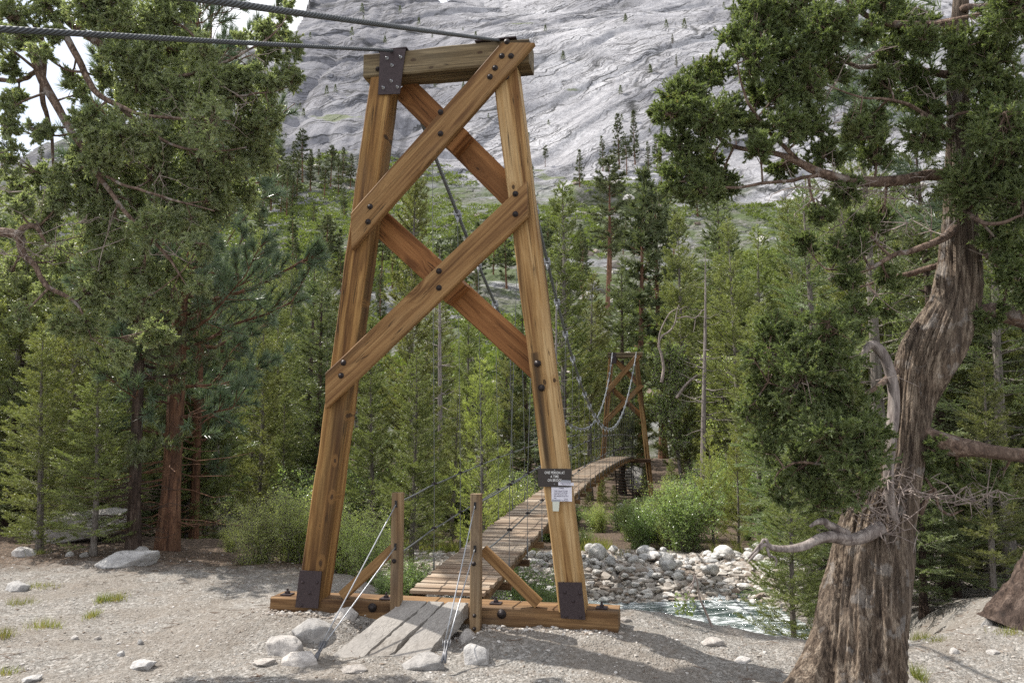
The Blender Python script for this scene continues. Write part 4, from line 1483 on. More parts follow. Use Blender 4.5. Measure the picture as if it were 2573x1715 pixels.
def conifer(seed, H, R, cb, nb, tw, k, nl, nw, leaf, barkm, trunk_r, shape=0.85, up=0.45, down=-0.15, curve=0.25, spread=0.9, tuft=0, dead=0.25, flat=0.15, twlen=0.32):
    """returns (trunk mesh, crown mesh). k needles per twig, tw twigs per metre of branch"""
    r = np.random.default_rng(seed)
    T, Cn = Acc(), Acc()
    zt = np.linspace(0, 1, 14)
    bend = np.stack([0.012 * H * np.sin(zt * 3 + seed), 0.012 * H * np.cos(zt * 2.2 + seed * 2), zt * H], -1)
    bend[:, :2] -= bend[0, :2]
    rad = trunk_r * (1 - zt) ** 0.8 + 0.006
    rad[0] *= 1.35
    T.add(*tubes(bend[None], rad[None], 9))
    t_ = np.sort(r.random(nb)) ** 0.9
    hb = cb + (1 - cb) * t_
    az = np.arange(nb) * 2.4 + r.normal(0, 0.5, nb)
    prof = np.clip((1 - t_), 0.02, 1) ** shape * np.clip(0.55 + 2.2 * t_, 0, 1)
    L = R * prof * r.uniform(0.62, 1.12, nb) + 0.03 * R
    el = down + (up - down) * t_ + r.normal(0, 0.12, nb)
    s = np.linspace(0, 1, 6)
    ctr = np.stack([np.interp(hb, zt, bend[:, 0]), np.interp(hb, zt, bend[:, 1]), hb * H], -1)
    dh = np.stack([np.cos(az), np.sin(az)], -1)
    Bp = np.zeros((nb, 6, 3))
    Bp[..., :2] = ctr[:, None, :2] + dh[:, None] * (L[:, None] * s[None])[..., None]
    Bp[..., 2] = ctr[:, None, 2] + L[:, None] * (np.tan(el)[:, None] * s[None] + curve * s[None] ** 2)
    Bp[:, 1:, :] += r.normal(0, 0.025, (nb, 5, 3)) * L[:, None, None]
    br = (trunk_r * 0.16 * (L / R) + 0.004)[:, None] * np.linspace(1, 0.25, 6)[None]
    T.add(*tubes(Bp, br, 4, False))
    nd = int(nb * dead)
    if nd:  # bare lower limbs
        hz = cb * r.uniform(0.25, 1.0, nd) * H
        a = r.uniform(0, 6.28, nd)
        ld = R * r.uniform(0.2, 0.7, nd)
        s4 = np.linspace(0, 1, 4)
        Dp = np.zeros((nd, 4, 3))
        Dp[..., 0] = np.cos(a)[:, None] * ld[:, None] * s4
        Dp[..., 1] = np.sin(a)[:, None] * ld[:, None] * s4
        Dp[..., 2] = hz[:, None] + ld[:, None] * (-0.15 * s4 + 0.1 * s4 ** 2)
        Dp[:, 1:] += r.normal(0, 0.03, (nd, 3, 3)) * ld[:, None, None]
        T.add(*tubes(Dp, np.full((nd, 4), trunk_r * 0.07) * np.linspace(1, 0.3, 4), 3, False))
    # twigs
    cnt = np.maximum((L * tw).astype(int), 3)
    bi = np.repeat(np.arange(nb), cnt)
    n = len(bi)
    f = 0.14 + 0.86 * r.random(n) ** 0.75
    x = f * 5
    i0 = np.minimum(x.astype(int), 4)
    fr_ = (x - i0)[:, None]
    A0 = Bp[bi, i0] * (1 - fr_) + Bp[bi, i0 + 1] * fr_
    tan = unit(Bp[bi, i0 + 1] - Bp[bi, i0])
    sidev = unit(np.cross(tan, np.array([0, 0, 1.0])))
    sg_ = np.where(r.random(n) < 0.5, -1, 1)[:, None]
    tl = (L[bi] * twlen * (1.15 - f) + 0.05 * R + 0.06)[:, None] * r.uniform(0.6, 1.2, (n, 1))
    D = unit(tan * 0.75 + sg_ * sidev * r.uniform(0.2, 1.0, (n, 1)) + np.stack([np.zeros(n), np.zeros(n), r.normal(0.12, flat + 0.15, n)], -1))
    B0 = A0 + D * tl
    if tuft:
        # needles burst from the twig's end
        m = tuft
        ti = np.repeat(np.arange(n), m)
        base = A0[ti] + (B0 - A0)[ti] * r.uniform(0.45, 1.0, (len(ti), 1))
        Dn = D[ti] * 0.75 + unit(r.normal(size=(len(ti), 3))) * spread
        Dn[:, 2] += 0.15
        Cn.add(*leaves(base, Dn, nl * r.uniform(0.7, 1.1, len(ti)), nw, r))
        T.add(*tubes(np.stack([A0, (A0 + B0) / 2 + [0, 0, -0.01], B0], 1), np.full((n, 3), 0.006), 3, False))
    else:
        Cn.add(*spray(A0, B0, k, nl, nw, spread, r))
        sub = r.random(n) < 0.35
        if sub.sum():
            T.add(*tubes(np.stack([A0[sub], B0[sub]], 1), np.full((int(sub.sum()), 2), max(0.003, nw * 0.12)), 3, False))
    # leader
    tp_ = bend[-1][None] - np.array([[0, 0, 0.06 * H]])
    Cn.add(*spray(np.repeat(tp_, 6, 0), np.repeat(bend[-1][None] + [[0, 0, 0.01 * H]], 6, 0), max(k, 14), nl, nw, spread * 0.7, r))
    return T.mesh('trunk', barkm), Cn.mesh('crown', leaf)


def broadleaf(seed, H, R, nst, ntw, k, nl, nw, leaf, barkm, stem_r, multi=True, low=0.05):
    r = np.random.default_rng(seed)
    T, Cn = Acc(), Acc()
    s = np.linspace(0, 1, 6)
    if multi:
        a = r.uniform(0, 6.28, nst)
        ll = H * r.uniform(0.6, 1.05, nst)
        lean = r.uniform(0.05, 0.55, nst) * R
        P_ = np.zeros((nst, 6, 3))
        b0 = r.normal(0, 0.12 * R, (nst, 2))
        P_[..., 0] = b0[:, :1] + (np.cos(a) * lean)[:, None] * (s + 0.7 * s ** 2) / 1.2
        P_[..., 1] = b0[:, 1:] + (np.sin(a) * lean)[:, None] * (s + 0.7 * s ** 2) / 1.2
        P_[..., 2] = ll[:, None] * s
        P_[:, 1:] += r.normal(0, 0.02 * H, (nst, 5, 3))
        T.add(*tubes(P_, np.full((nst, 1), stem_r) * np.linspace(1, 0.3, 6), 4, False))
    else:
        tr = np.zeros((1, 6, 3))
        tr[0, :, 2] = s * H * 0.92
        tr[0, :, 0] = 0.05 * H * np.sin(s * 4 + seed)
        tr[0, :, 1] = 0.04 * H * np.sin(s * 3 + seed * 2)
        tr[..., :2] -= tr[:, :1, :2]
        T.add(*tubes(tr, stem_r * (1 - s * 0.8)[None], 9))
        hb = r.uniform(low, 0.95, nst)
        a = r.uniform(0, 6.28, nst)
        ll = R * np.sqrt(np.clip(1 - ((hb - 0.5) / 0.62) ** 2, 0.05, 1)) * r.uniform(0.6, 1.1, nst)
        P_ = np.zeros((nst, 6, 3))
        P_[..., 0] = np.interp(hb, s, tr[0, :, 0])[:, None] + np.cos(a)[:, None] * ll[:, None] * s
        P_[..., 1] = np.interp(hb, s, tr[0, :, 1])[:, None] + np.sin(a)[:, None] * ll[:, None] * s
        P_[..., 2] = (hb * 0.92 * H)[:, None] + ll[:, None] * (0.55 * s)
        P_[:, 1:] += r.normal(0, 0.05, (nst, 5, 3)) * ll[:, None, None]
        T.add(*tubes(P_, np.full((nst, 1), stem_r * 0.22) * np.linspace(1, 0.2, 6), 4, False))
    n = nst * ntw
    bi = np.repeat(np.arange(nst), ntw)
    f = low + (1 - low) * r.random(n) ** 0.8
    x = f * 5
    i0 = np.minimum(x.astype(int), 4)
    fr_ = (x - i0)[:, None]
    A0 = P_[bi, i0] * (1 - fr_) + P_[bi, i0 + 1] * fr_
    D = unit(unit(P_[bi, i0 + 1] - P_[bi, i0]) * 0.7 + unit(r.normal(size=(n, 3))))
    B0 = A0 + D * R * r.uniform(0.10, 0.30, (n, 1))
    T.add(*tubes(np.stack([A0, B0], 1), np.full((n, 2), stem_r * 0.18 + 0.001), 3, False))
    sv = r.random((n, k, 1))
    P0 = (A0[:, None] * (1 - sv) + B0[:, None] * sv).reshape(-1, 3) + r.normal(0, 0.02 * R, (n * k, 3))
    Dl = (D[:, None] * 0.6 + unit(r.normal(size=(n, k, 3)))).reshape(-1, 3)
    Cn.add(*quads(P0, Dl, nl * r.uniform(0.6, 1.2, n * k), nw, r))
    return T.mesh('trunk' if not multi else 'stems', barkm), Cn.mesh('crown', leaf)


# library: meshes of nominal height 10 m (trees) built once, shared by copies
LIB = {}
LIB['jeffrey'] = [conifer(s, 10, 2.5, 0.13, 100, 9, 10, 0.19, 0.014, M['jeff'], M['rbark'], 0.16, 0.6, 0.5, -0.05, 0.30, 0.7, tuft=70, dead=0.3) for s in (1, 2)]
LIB['lodge'] = [conifer(s, 10, 1.8, 0.05, 180, 22, 24, 0.085, 0.018, M['lodge'], M['gbark'], 0.11, 0.75, 0.6, 0.05, 0.25, 0.9, dead=0.1) for s in (3, 4, 5)]
LIB['slim'] = [conifer(s, 10, 1.0, 0.08, 200, 26, 22, 0.08, 0.018, M['lodge'], M['gbark'], 0.10, 0.55, 0.8, 0.15, 0.30, 0.9, dead=0.1) for s in (6, 7)]
LIB['lime'] = [conifer(s, 5, 1.1, 0.04, 110, 30, 20, 0.065, 0.010, M['lime'], M['gbark'], 0.055, 0.75, 0.9, 0.25, 0.30, 0.8, dead=0.0) for s in (8, 9)]
LIB['dark'] = [conifer(s, 10, 1.9, 0.10, 160, 19, 26, 0.10, 0.020, M['dark'], M['pbark'], 0.15, 0.7, 0.4, -0.12, 0.20, 0.9, dead=0.5) for s in (10, 11)]
LIB['fir'] = [conifer(s, 10, 2.6, 0.05, 130, 24, 40, 0.05, 0.014, M['fir'], M['gbark'], 0.17, 0.8, 0.4, -0.22, 0.10, 0.55, dead=0.2, flat=-0.08, twlen=0.36) for s in (12, 13)]
LIB['far'] = [conifer(s, 10, 1.5, 0.12, 80, 9, 12, 0.30, 0.075, M['far'], M['rbark'], 0.13, 0.7, 0.4, -0.15, 0.2, 0.9, dead=0.1) for s in (14, 15, 16)]
LIB['farbare'] = [conifer(s, 10, 1.7, 0.42, 62, 11, 14, 0.26, 0.06, M['far'], M['rbark'], 0.15, 0.5, 0.5, -0.2, 0.15, 0.9, dead=0.4) for s in (17, 18)]
LIB['willow'] = [broadleaf(s, 2.0, 1.3, 60, 26, 9, 0.055, 0.014, M['willow'], M['gbark'], 0.008) for s in (20, 21)]
LIB['understory'] = [broadleaf(s, 2.0, 1.4, 48, 24, 10, 0.060, 0.032, M['cotton'], M['gbark'], 0.008) for s in (22, 23)]
LIB['cotton'] = [broadleaf(s, 10, 1.7, 80, 24, 9, 0.125, 0.10, M['cottonl'], M['gbark'], 0.19, False, 0.30) for s in (24, 25)]
NOM = dict(jeffrey=10, lodge=10, slim=10, lime=5, dark=10, fir=10, far=10, farbare=10, willow=2, understory=2, cotton=10)
PROTO = {}


def tree(kind, x, y, H, label, name, cat='tree', group=None, zf=gz, wide=1.0, rz=None, dz=-0.05, var=None):
    i = random.randrange(len(LIB[kind])) if var is None else var
    tm, cm = LIB[kind][i]
    o = bpy.data.objects.new(name, None)
    COL.objects.link(o)
    o.empty_display_size = 0.1
    for pn, me in ((('trunk' if 'shrub' not in name and 'bush' not in name else 'stems'), tm), (('crown' if 'shrub' not in name and 'bush' not in name else 'foliage'), cm)):
        c = bpy.data.objects.new(pn, me)
        COL.objects.link(c)
        c.parent = o
    s = H / NOM[kind]
    o.location = (x, y, float(zf(x, y)) + dz)
    o.scale = (s * wide, s * wide, s)
    o.rotation_euler = (0, 0, random.uniform(0, 6.28) if rz is None else rz)
    return tag(o, label, cat, group)


def tpx(kind, px, top, Y, label, name='pine_tree', **kw):
    """a tree Y metres away whose tip shows at picture height top"""
    p = P(px, top, Y)
    zf = kw.pop('zf', gz if Y < 58 else mz)
    px_ = P(px, 0.5 * max(top, 0) + 0.5 * 1300, Y)[0]
    z0 = float(zf(px_, Y))
    return tree(kind, px_, Y, p[2] - z0, label, name, zf=zf, **kw)


# --- trees one can single out
for a in (
    ('jeffrey', 455, -520, 13.2, 'big long-needled pine with reddish trunk left of the tower', dict(wide=0.72, var=0, rz=0.6)),
    ('dark', 372, -420, 12.6, 'straight grey-brown pine trunk beside the reddish one, boughs to the left', dict(wide=0.52, var=0)),
    ('jeffrey', 518, -260, 17.5, 'tall pine whose bare top rises into the sky behind the juniper boughs', dict(wide=0.42, var=1)),
    ('lodge', 185, 560, 14.2, 'yellow-green pine low at the left behind the giant boulder', dict(wide=1.15)),
    ('lodge', 60, 480, 16.5, 'pine at the far left edge behind the boulder', dict(wide=1.1)),
    ('lodge', 655, 760, 22.5, 'green pine between the reddish trunk and the willow thicket', dict(wide=1.0)),
    ('lodge', 250, 900, 12.3, 'low yellow-green pine spreading over the giant boulder', dict(wide=1.5)),
    ('lodge', 120, 820, 12.9, 'bushy yellow-green pine behind the left end of the giant boulder', dict(wide=1.4)),
    ('lodge', 330, 760, 15.2, 'pine behind and between the two big trunks', dict(wide=1.2)),
    ('dark', 800, 700, 24, 'dark conifer just left of the near tower', dict(wide=1.0)),
    ('slim', 1048, 400, 21, 'tall thin pine seen through the upper gap of the tower', dict(wide=0.95, var=0)),
    ('lime', 1216, 905, 18.5, 'bright lime-green young pine between the tower legs', dict(wide=0.95)),
    ('lodge', 1035, 880, 17.6, 'bushy pine with dark trunk standing behind the left guard post', dict(wide=1.2)),
    ('lodge', 945, 900, 20.5, 'pale green pine between the left tower leg and the guard post', dict(wide=1.2)),
    ('lodge', 1135, 980, 21.5, 'short green pine left of the lime young one', dict(wide=1.2)),
    ('slim', 1406, 470, 40, 'spire-like slender pine right of the near tower', dict(wide=1.25, var=1)),
    ('far', 1607, 435, 62, 'tallest dark pine with bare lower trunk on the slope foot', dict(wide=1.0)),
    ('farbare', 1662, 480, 64, 'thick bare-trunked pine just right of the tallest dark one', dict(wide=1.0)),
    ('farbare', 1527, 400, 120, 'thin red-trunked pine with sparse crown on the brushy slope', dict(wide=1.0)),
    ('lodge', 1722, 540, 44, 'dense olive pine above the cottonwood', dict(wide=1.0)),
    ('dark', 1805, 500, 47, 'bluish pine behind the fir boughs', dict(wide=1.0)),
    ('cotton', 1712, 815, 37.5, 'pale-leaved cottonwood with grey trunk beside the far tower', dict(wide=0.62, var=0, name='cottonwood_tree')),
    ('cotton', 1800, 860, 39, 'smaller pale-leaved cottonwood right of the grey trunk', dict(wide=1.0, var=1, name='cottonwood_tree')),
    ('lime', 1788, 1085, 21.6, 'left of two bright young pines right of the far tower', dict(wide=1.0, var=0)),
    ('lime', 1850, 1090, 21.9, 'right of two bright young pines right of the far tower', dict(wide=1.0, var=1)),
    ('fir', 2190, 250, 12.4, 'fir with flat pale green sprays behind the big juniper', dict(wide=0.95, name='fir_tree', var=0)),
    ('fir', 2040, 470, 14.2, 'fir left of the juniper trunk with drooping pale sprays', dict(wide=0.9, name='fir_tree', var=1)),
    ('fir', 2020, 690, 15.8, 'small fir at the left edge of the juniper lower foliage', dict(wide=1.0, name='fir_tree', var=0)),
    ('lodge', 2140, 330, 15.5, 'tall green pine between the two firs', dict(wide=1.0)),
    ('lodge', 2440, 420, 15.0, 'green pine showing between the right side limbs', dict(wide=1.2)),
    ('lodge', 1985, 1120, 10.9, 'bushy young pine at the water edge left of the juniper trunk', dict(wide=1.3)),
    ('lodge', 2080, 900, 13.6, 'yellowish pine behind the dead juniper branch', dict(wide=1.2)),
    ('dark', 2350, 300, 13.8, 'dark conifer right behind the juniper trunk', dict(wide=1.0)),
    ('fir', 2500, 350, 12.6, 'fir at the right edge behind the thick side limbs', dict(wide=0.9, name='fir_tree', var=1)),
    ('lodge', 2470, 900, 11.0, 'low bushy pine right of the juniper trunk', dict(wide=1.3)),
    ('dark', 2300, 1000, 11.6, 'low dark conifer in the shade right of the juniper base', dict(wide=1.3)),
    ('lodge', 1900, 760, 23, 'mid-green pine across the river behind the fir sprays', dict(wide=1.1)),
    ('dark', 1330, 760, 30, 'dark pine behind the right tower leg', dict(wide=1.1)),
    ('lodge', 1480, 690, 46, 'olive pine behind and left of the far tower', dict(wide=1.1)),
    ('dark', 1560, 660, 48, 'dark pine right behind the far tower top', dict(wide=1.0)),
):
    kw = dict(a[5])
    nm = kw.pop('name', 'pine_tree')
    tpx(a[0], a[1], a[2], a[3], a[4], nm, **kw)

ct = [o for o in bpy.data.objects if o.get('label', '').startswith('pale-leaved cottonwood')][0]
Mi = (Matrix.Translation(ct.location) @ ct.rotation_euler.to_matrix().to_4x4() @ Matrix.Diagonal((*ct.scale, 1))).inverted()
A = Acc()
for pix in ([(1662, 960, 9), (1668, 925, 8), (1662, 890, 7), (1655, 868, 6), (1662, 845, 5), (1685, 830, 4.5), (1697, 808, 4), (1700, 785, 3), (1706, 765, 2)], [(1655, 868, 5), (1658, 835, 4), (1680, 790, 3.5), (1700, 775, 2)], [(1700, 800, 3), (1725, 795, 3.5), (1748, 798, 3), (1768, 778, 2.5), (1800, 770, 2)],
            [(1748, 798, 3), (1745, 820, 2.5), (1742, 835, 1.5)], [(1700, 1000, 9), (1725, 965, 8), (1760, 940, 6), (1800, 945, 5), (1830, 935, 4), (1848, 950, 3), (1860, 945, 2)], [(1708, 778, 2), (1722, 770, 1.5), (1730, 775, 1)]):
    q = spline(np.array([[*P(x, y, 36.6), w * 36.6 / F / 2] for x, y, w in pix]), 18)
    A.add(*tubes(q[None, :, :3], q[None, :, 3], 5))
o = link('dead_limb', A.mesh('dead_limb', M['twig']), ct)
o.matrix_basis = Mi

# --- shrubs one can single out
for (kind, px, top, Y, wide, lab) in (
    ('willow', 660, 1235, 12.2, 1.25, 'bright green willow thicket left of the near tower leg'),
    ('willow', 745, 1215, 12.6, 1.2, 'bright willow thicket touching the left tower leg'),
    ('willow', 870, 1250, 12.4, 1.2, 'willow thicket between the left leg and the left guard post'),
    ('willow', 585, 1310, 13.3, 1.0, 'low willow bush beside the two pine trunks'),
    ('willow', 800, 1230, 13.6, 1.2, 'willow thicket directly behind the left tower leg'),
    ('willow', 935, 1290, 11.8, 0.9, 'willow bush behind the left guard post brace'),
    ('understory', 1020, 1385, 9.5, 1.3, 'dark broad-leaved bush beside the left edge of the deck'),
    ('understory', 965, 1415, 9.9, 0.7, 'small broad-leaved bush behind the left guard post'),
    ('understory', 1340, 1405, 11.8, 1.0, 'leafy yellow-green bush under the right side of the deck'),
    ('understory', 1375, 1455, 11.0, 0.8, 'small bush at the water left of the right tower leg'),
):
    tpx(kind, px, top, Y, lab, 'shrub_bush' if False else 'leafy_bush', cat='bush', wide=wide, dz=-0.12)

def avoid(x, y):
    """keep the bridge and the view along its deck clear"""
    d = np.array([x, y, 0]) - C3
    u, v = float(d @ U3), float(d @ V3)
    px = 1286 + 2001 * x / y
    return (abs(u) < 2.6 and -2 < v < 42) or (y < 43 and 1370 < px < 1720) or (35 < y < 50 and -9 < x < 6.5) or (y < 27.5 and 1745 < px < 1885) or (y < 37 and 1590 < px < 1745)


# --- saplings and bushes under the far end of the deck
for (kind, px, top, Y, lab) in (
    ('lodge', 1478, 1205, 31, 'sapling under the far end of the deck, left of the stairs'),
    ('lodge', 1512, 1195, 33, 'pale sapling just left of the dark stairs'),
    ('lodge', 1545, 1215, 30, 'low sapling in front of the dark stairs'),
    ('understory', 1440, 1260, 28, 'leafy bush under the middle of the deck'),
    ('understory', 1590, 1270, 30, 'leafy bush below the dark stairs'),
    ('understory', 1630, 1245, 32, 'leafy bush at the foot of the far tower'),
    ('understory', 1500, 1275, 27, 'bushy clump left of the far tower foot'),
    ('understory', 1560, 1285, 28, 'low bushy clump between the saplings and the cobble bank'),
    ('lodge', 1625, 1165, 45, 'sapling behind the far tower right leg'),
    ('lodge', 1455, 1090, 46, 'young pine behind the far tower left leg'),
    ('lodge', 1690, 1150, 33, 'young pine at the foot of the cottonwood'),
):
    tpx(kind, px, top, Y, lab, 'pine_tree' if kind == 'lodge' else 'leafy_bush', cat='tree' if kind == 'lodge' else 'bush', wide=1.3)
for (px, py, Y, w, lab) in ((1598, 1140, 47, 0.95, 'big sunlit white boulder behind the far tower'), (1632, 1262, 40, 0.5, 'pale rock at the foot of the far tower right leg'), (1560, 1275, 38, 0.6, 'pale flat rock below the stairs')):
    p = P(px, py, Y)
    o = place_rock(RL[2], p[0], Y, w, w * 0.9, None, 0.3, lab, 'boulder')
    if py < 1200:
        o.location.z = p[2]
        o.scale = (0.55, 0.6, 1.0)
        o.location.z = float(gz(p[0], Y)) + 0.9
        o.scale = (0.85, 0.8, 0.95)

# --- understory along the far bank
rs = random.Random(3)
for i in range(40):
    Y = rs.uniform(20.8, 27)
    x = rs.uniform(-6, 11.5)
    k = rs.choice(['understory', 'understory', 'understory', 'willow'])
    d_ = np.array([x, Y, 0]) - C3
    pxx = 1286 + 2001 * x / Y
    hh_ = rs.uniform(0.9, 2.3) * (0.5 if 1740 < pxx < 1890 else 1) * (0.55 if abs(float(d_ @ U3)) < 2.2 else 1)
    tree(k, x, Y, hh_, 'leafy bush in the belt along the top of the far river bank', 'leafy_bush', 'bush', 'bushes along the far river bank', wide=1.1, dz=-0.1)
for i in range(18):
    Y = rs.uniform(28, 44)
    x = Y * rs.uniform(-0.1, 0.36)
    tree('understory', x, Y, rs.uniform(1.2, 2.6), 'leafy bush among the trunks deeper in the forest', 'leafy_bush', 'bush', 'bushes deeper in the forest', wide=1.2, dz=-0.1) if not avoid(x, Y) else None


# --- the stand beyond the river
n = 0
placed = []
rs = random.Random(17)
while n < 136:
    Y = 20.5 + 42 * rs.random() ** 1.1
    a = rs.uniform(-0.70, 0.70)
    x = a * Y
    if avoid(x, Y) or any((x - q[0]) ** 2 + (Y - q[1]) ** 2 < (1.1 + Y * 0.01) ** 2 for q in placed):
        continue
    px = 1286 + 2001 * a
    # the skyline of the stand as the photo shows it
    top = np.interp(px, [0, 500, 900, 1000, 1150, 1300, 1450, 1560, 1700, 1800, 2000, 2573], [500, 540, 640, 690, 720, 740, 720, 700, 640, 540, 440, 380])
    top = top + rs.uniform(0, 260) * (1 if Y > 28 else 1.2)
    if Y < 26:
        top += 150
    z0 = float(gz(x, Y))
    H = min(2 + (1080 - top) / F * Y - z0, 17)
    H = max(H, 2.2)
    kind = rs.choice(['lodge', 'lodge', 'slim', 'dark', 'lodge']) if H > 3.5 else 'lime'
    lab = {'lodge': 'green pine in the crowded stand beyond the river', 'slim': 'slender pine in the crowded stand beyond the river',
           'dark': 'dark pine in the crowded stand beyond the river', 'lime': 'small bright pine in the crowded stand beyond the river'}[kind]
    tree(kind, x, Y, H, lab, 'pine_tree', 'tree', {'lodge': 'green pines of the far stand', 'slim': 'slender pines of the far stand', 'dark': 'dark pines of the far stand', 'lime': 'small bright pines of the far stand'}[kind], wide=rs.uniform(0.95, 1.3))
    placed.append((x, Y))
    n += 1
# near-side trees behind the willow on the left and behind the right juniper
for i in range(26):
    if i < 11:
        x, Y = rs.uniform(-13, -6.5), rs.uniform(15, 20)
        top = rs.uniform(560, 1000)
    else:
        x, Y = rs.uniform(5.8, 13), rs.uniform(11.5, 19)
        x = max(x, 0.37 * Y)
        top = rs.uniform(350, 1050)
    H = 2 + (1080 - top) / F * Y - float(gz(x, Y))
    tree(rs.choice(['lodge', 'lodge', 'dark', 'slim']), x, Y, H, 'pine on the near bank %s' % ('behind the two big trunks on the left' if i < 11 else 'behind the big juniper on the right'), 'pine_tree', 'tree',
         'pines on the near bank at the %s' % ('left' if i < 11 else 'right'), wide=rs.uniform(1.0, 1.3))

LIB['snag'] = [conifer(s_, 10, 1.3, 0.2, 60, 3, 1, 0.02, 0.004, M['far'], M['stubwood'], 0.12, 0.6, 0.3, -0.3, 0.15, 0.9, dead=1.2) for s_ in (30, 31)]
for (px, top, Y, lab) in ((1110, 620, 27, 'bare grey dead tree between the upper braces of the tower'), (560, 640, 19, 'bare dead tree right of the big trunks on the left'), (1395, 700, 33, 'bare dead tree just right of the near tower'), (1760, 620, 34, 'bare dead tree above the two bright young pines'), (905, 760, 25, 'bare dead tree beside the left tower leg'), (2230, 480, 16, 'bare dead tree behind the big juniper crown')):
    px_ = P(px, 1000, Y)[0]
    z0 = float(gz(px_, Y))
    H = P(px, top, Y)[2] - z0
    o = thing('dead_tree', lab, 'dead tree', (px_, Y, z0 - 0.05), random.uniform(0, 6))
    o.scale = (H / 10,) * 3
    link('trunk', LIB['snag'][Y % 2][0], o)

# --- trees on the mountain slope: (px, y of foot, height in px)
rs = random.Random(23)
spots = []
for (px, yf, hp) in ((1556, 425, 150), (1596, 415, 145), (1457, 470, 100), (1515, 430, 95), (1630, 430, 80), (1650, 425, 95), (1575, 440, 110), (760, 460, 140), (640, 500, 150), (668, 480, 130), (700, 470, 140), (745, 500, 120), (780, 480, 110), (815, 500, 100), (850, 490, 110), (880, 470, 90), (680, 530, 150), (720, 545, 120), (660, 575, 140), (900, 500, 80), (1240, 440, 50), (1370, 420, 60), (690, 500, 150), (720, 520, 130), (830, 470, 110),
                     (860, 460, 95), (800, 440, 70), (735, 430, 80), (910, 440, 90), (650, 540, 160), (705, 540, 120), (1335, 470, 60), (1850, 370, 70), (1700, 170, 35), (1720, 330, 60), (1640, 560, 100), (1960, 350, 80), (1930, 300, 60), (1690, 110, 26), (1760, 180, 40)):
    spots.append((px, yf, hp, True))
for i in range(45):
    px = rs.choice([rs.uniform(560, 960), rs.uniform(1180, 2573), rs.uniform(0, 2573), rs.uniform(0, 600)])
    yf = rs.uniform(440, 820)
    spots.append((px, yf, rs.uniform(45, 120) * (0.6 + yf / 1100), False))
for i in range(90):
    px = rs.uniform(580, 2300)
    yf = rs.uniform(20, 400)
    spots.append((px, yf, rs.uniform(10, 30), False))
for i in range(44):
    spots.insert(0, (rs.uniform(600, 1560), rs.uniform(690, 800), rs.uniform(110, 190), False))
tiny = []
for i, (px, yf, hp, key) in enumerate(spots):
    r = ray(px, yf)
    ks = np.linspace(58, 900, 1500)
    hit = None
    zz = mz(r[0] * ks / r[1], ks)
    d = (2 + r[2] / r[1] * ks) - zz
    idx = np.where(d < 0)[0]
    if not len(idx):
        continue
    Y = ks[idx[0]]
    x = r[0] / r[1] * Y
    H = hp / F * Y
    kd = rs.choice(['far', 'far', 'farbare']) if hp > 40 else 'far'
    if key:
        lab, grp = 'conifer of the groups standing on the granite ledges above the brushy slope', 'conifers on the ledges'
    elif i >= len(spots) - 90:
        tiny.append((x, Y, H))
        continue
    else:
        lab, grp = 'scattered conifer on the green brushy slope', 'conifers on the brushy slope'
    tree(kd, x, Y, H, lab, 'pine_tree', 'tree', grp, zf=mz, wide=rs.uniform(0.9, 1.25), dz=-0.3)

r = np.random.default_rng(19)
PP, DD, LL = [], [], []
for (x, Y, H) in tiny:
    hh_ = r.random(170) ** 0.8
    a_ = r.uniform(0, 6.28, 170)
    rad_ = 0.24 * H * (1 - hh_) * r.uniform(0.3, 1, 170)
    PP.append(np.stack([x + np.cos(a_) * rad_, Y + np.sin(a_) * rad_, float(mz(x, Y)) + 0.08 * H + hh_ * 0.9 * H], -1))
    DD.append(np.stack([np.cos(a_), np.sin(a_), r.normal(0.1, 0.5, 170)], -1))
    LL.append(np.full(170, 0.13 * H))
Vt, Ft = leaves(np.concatenate(PP), np.concatenate(DD), np.concatenate(LL), np.concatenate(LL) * 0.5, r)
tag(link('treeline', mesh_np('treeline', Vt, Ft, False, M['far'])), 'tiny dark conifers rooted in the cracks of the granite slabs', None, kind='stuff')

# --- brush on the slope: nobody could count it
r = np.random.default_rng(77)
n = 15000
Yb = 66 + 215 * r.random(n) ** 1.0
xb = Yb * r.uniform(-0.72, 0.72, n)
dens = fbm(xb * 0.035, Yb * 0.035, 8, 3) + 0.5 * fbm(xb * 0.15, Yb * 0.15, 2, 2)
keep = dens > -0.05 + 0.9 * sstep(215, 280, Yb)
xb, Yb = xb[keep], Yb[keep]
zb = mz(xb, Yb)
n = len(xb)
size = r.uniform(0.5, 1.5, n)
k = 46
dirs = unit(r.normal(size=(n, k, 3)))
dirs[..., 2] = np.abs(dirs[..., 2])
sc = size[:, None, None] * np.array([1.5, 1.2, 0.75])
P0 = np.stack([xb, Yb, zb], -1)[:, None] + dirs * sc * r.uniform(0.65, 1.0, (n, k, 1))
Vb, Fb = leaves(P0.reshape(-1, 3), (dirs + 0.7 * r.normal(size=(n, k, 3))).reshape(-1, 3), np.repeat(size * 0.50, k), np.repeat(size * 0.34, k), r)
br = link('shrubbery', mesh_np('shrubbery', Vb, Fb, False, M['shrub']))
tag(br, 'green manzanita-like brush covering the lower mountain slope', None, kind='stuff')
# talus blocks among the brush
n = 1500
r = np.random.default_rng(5)


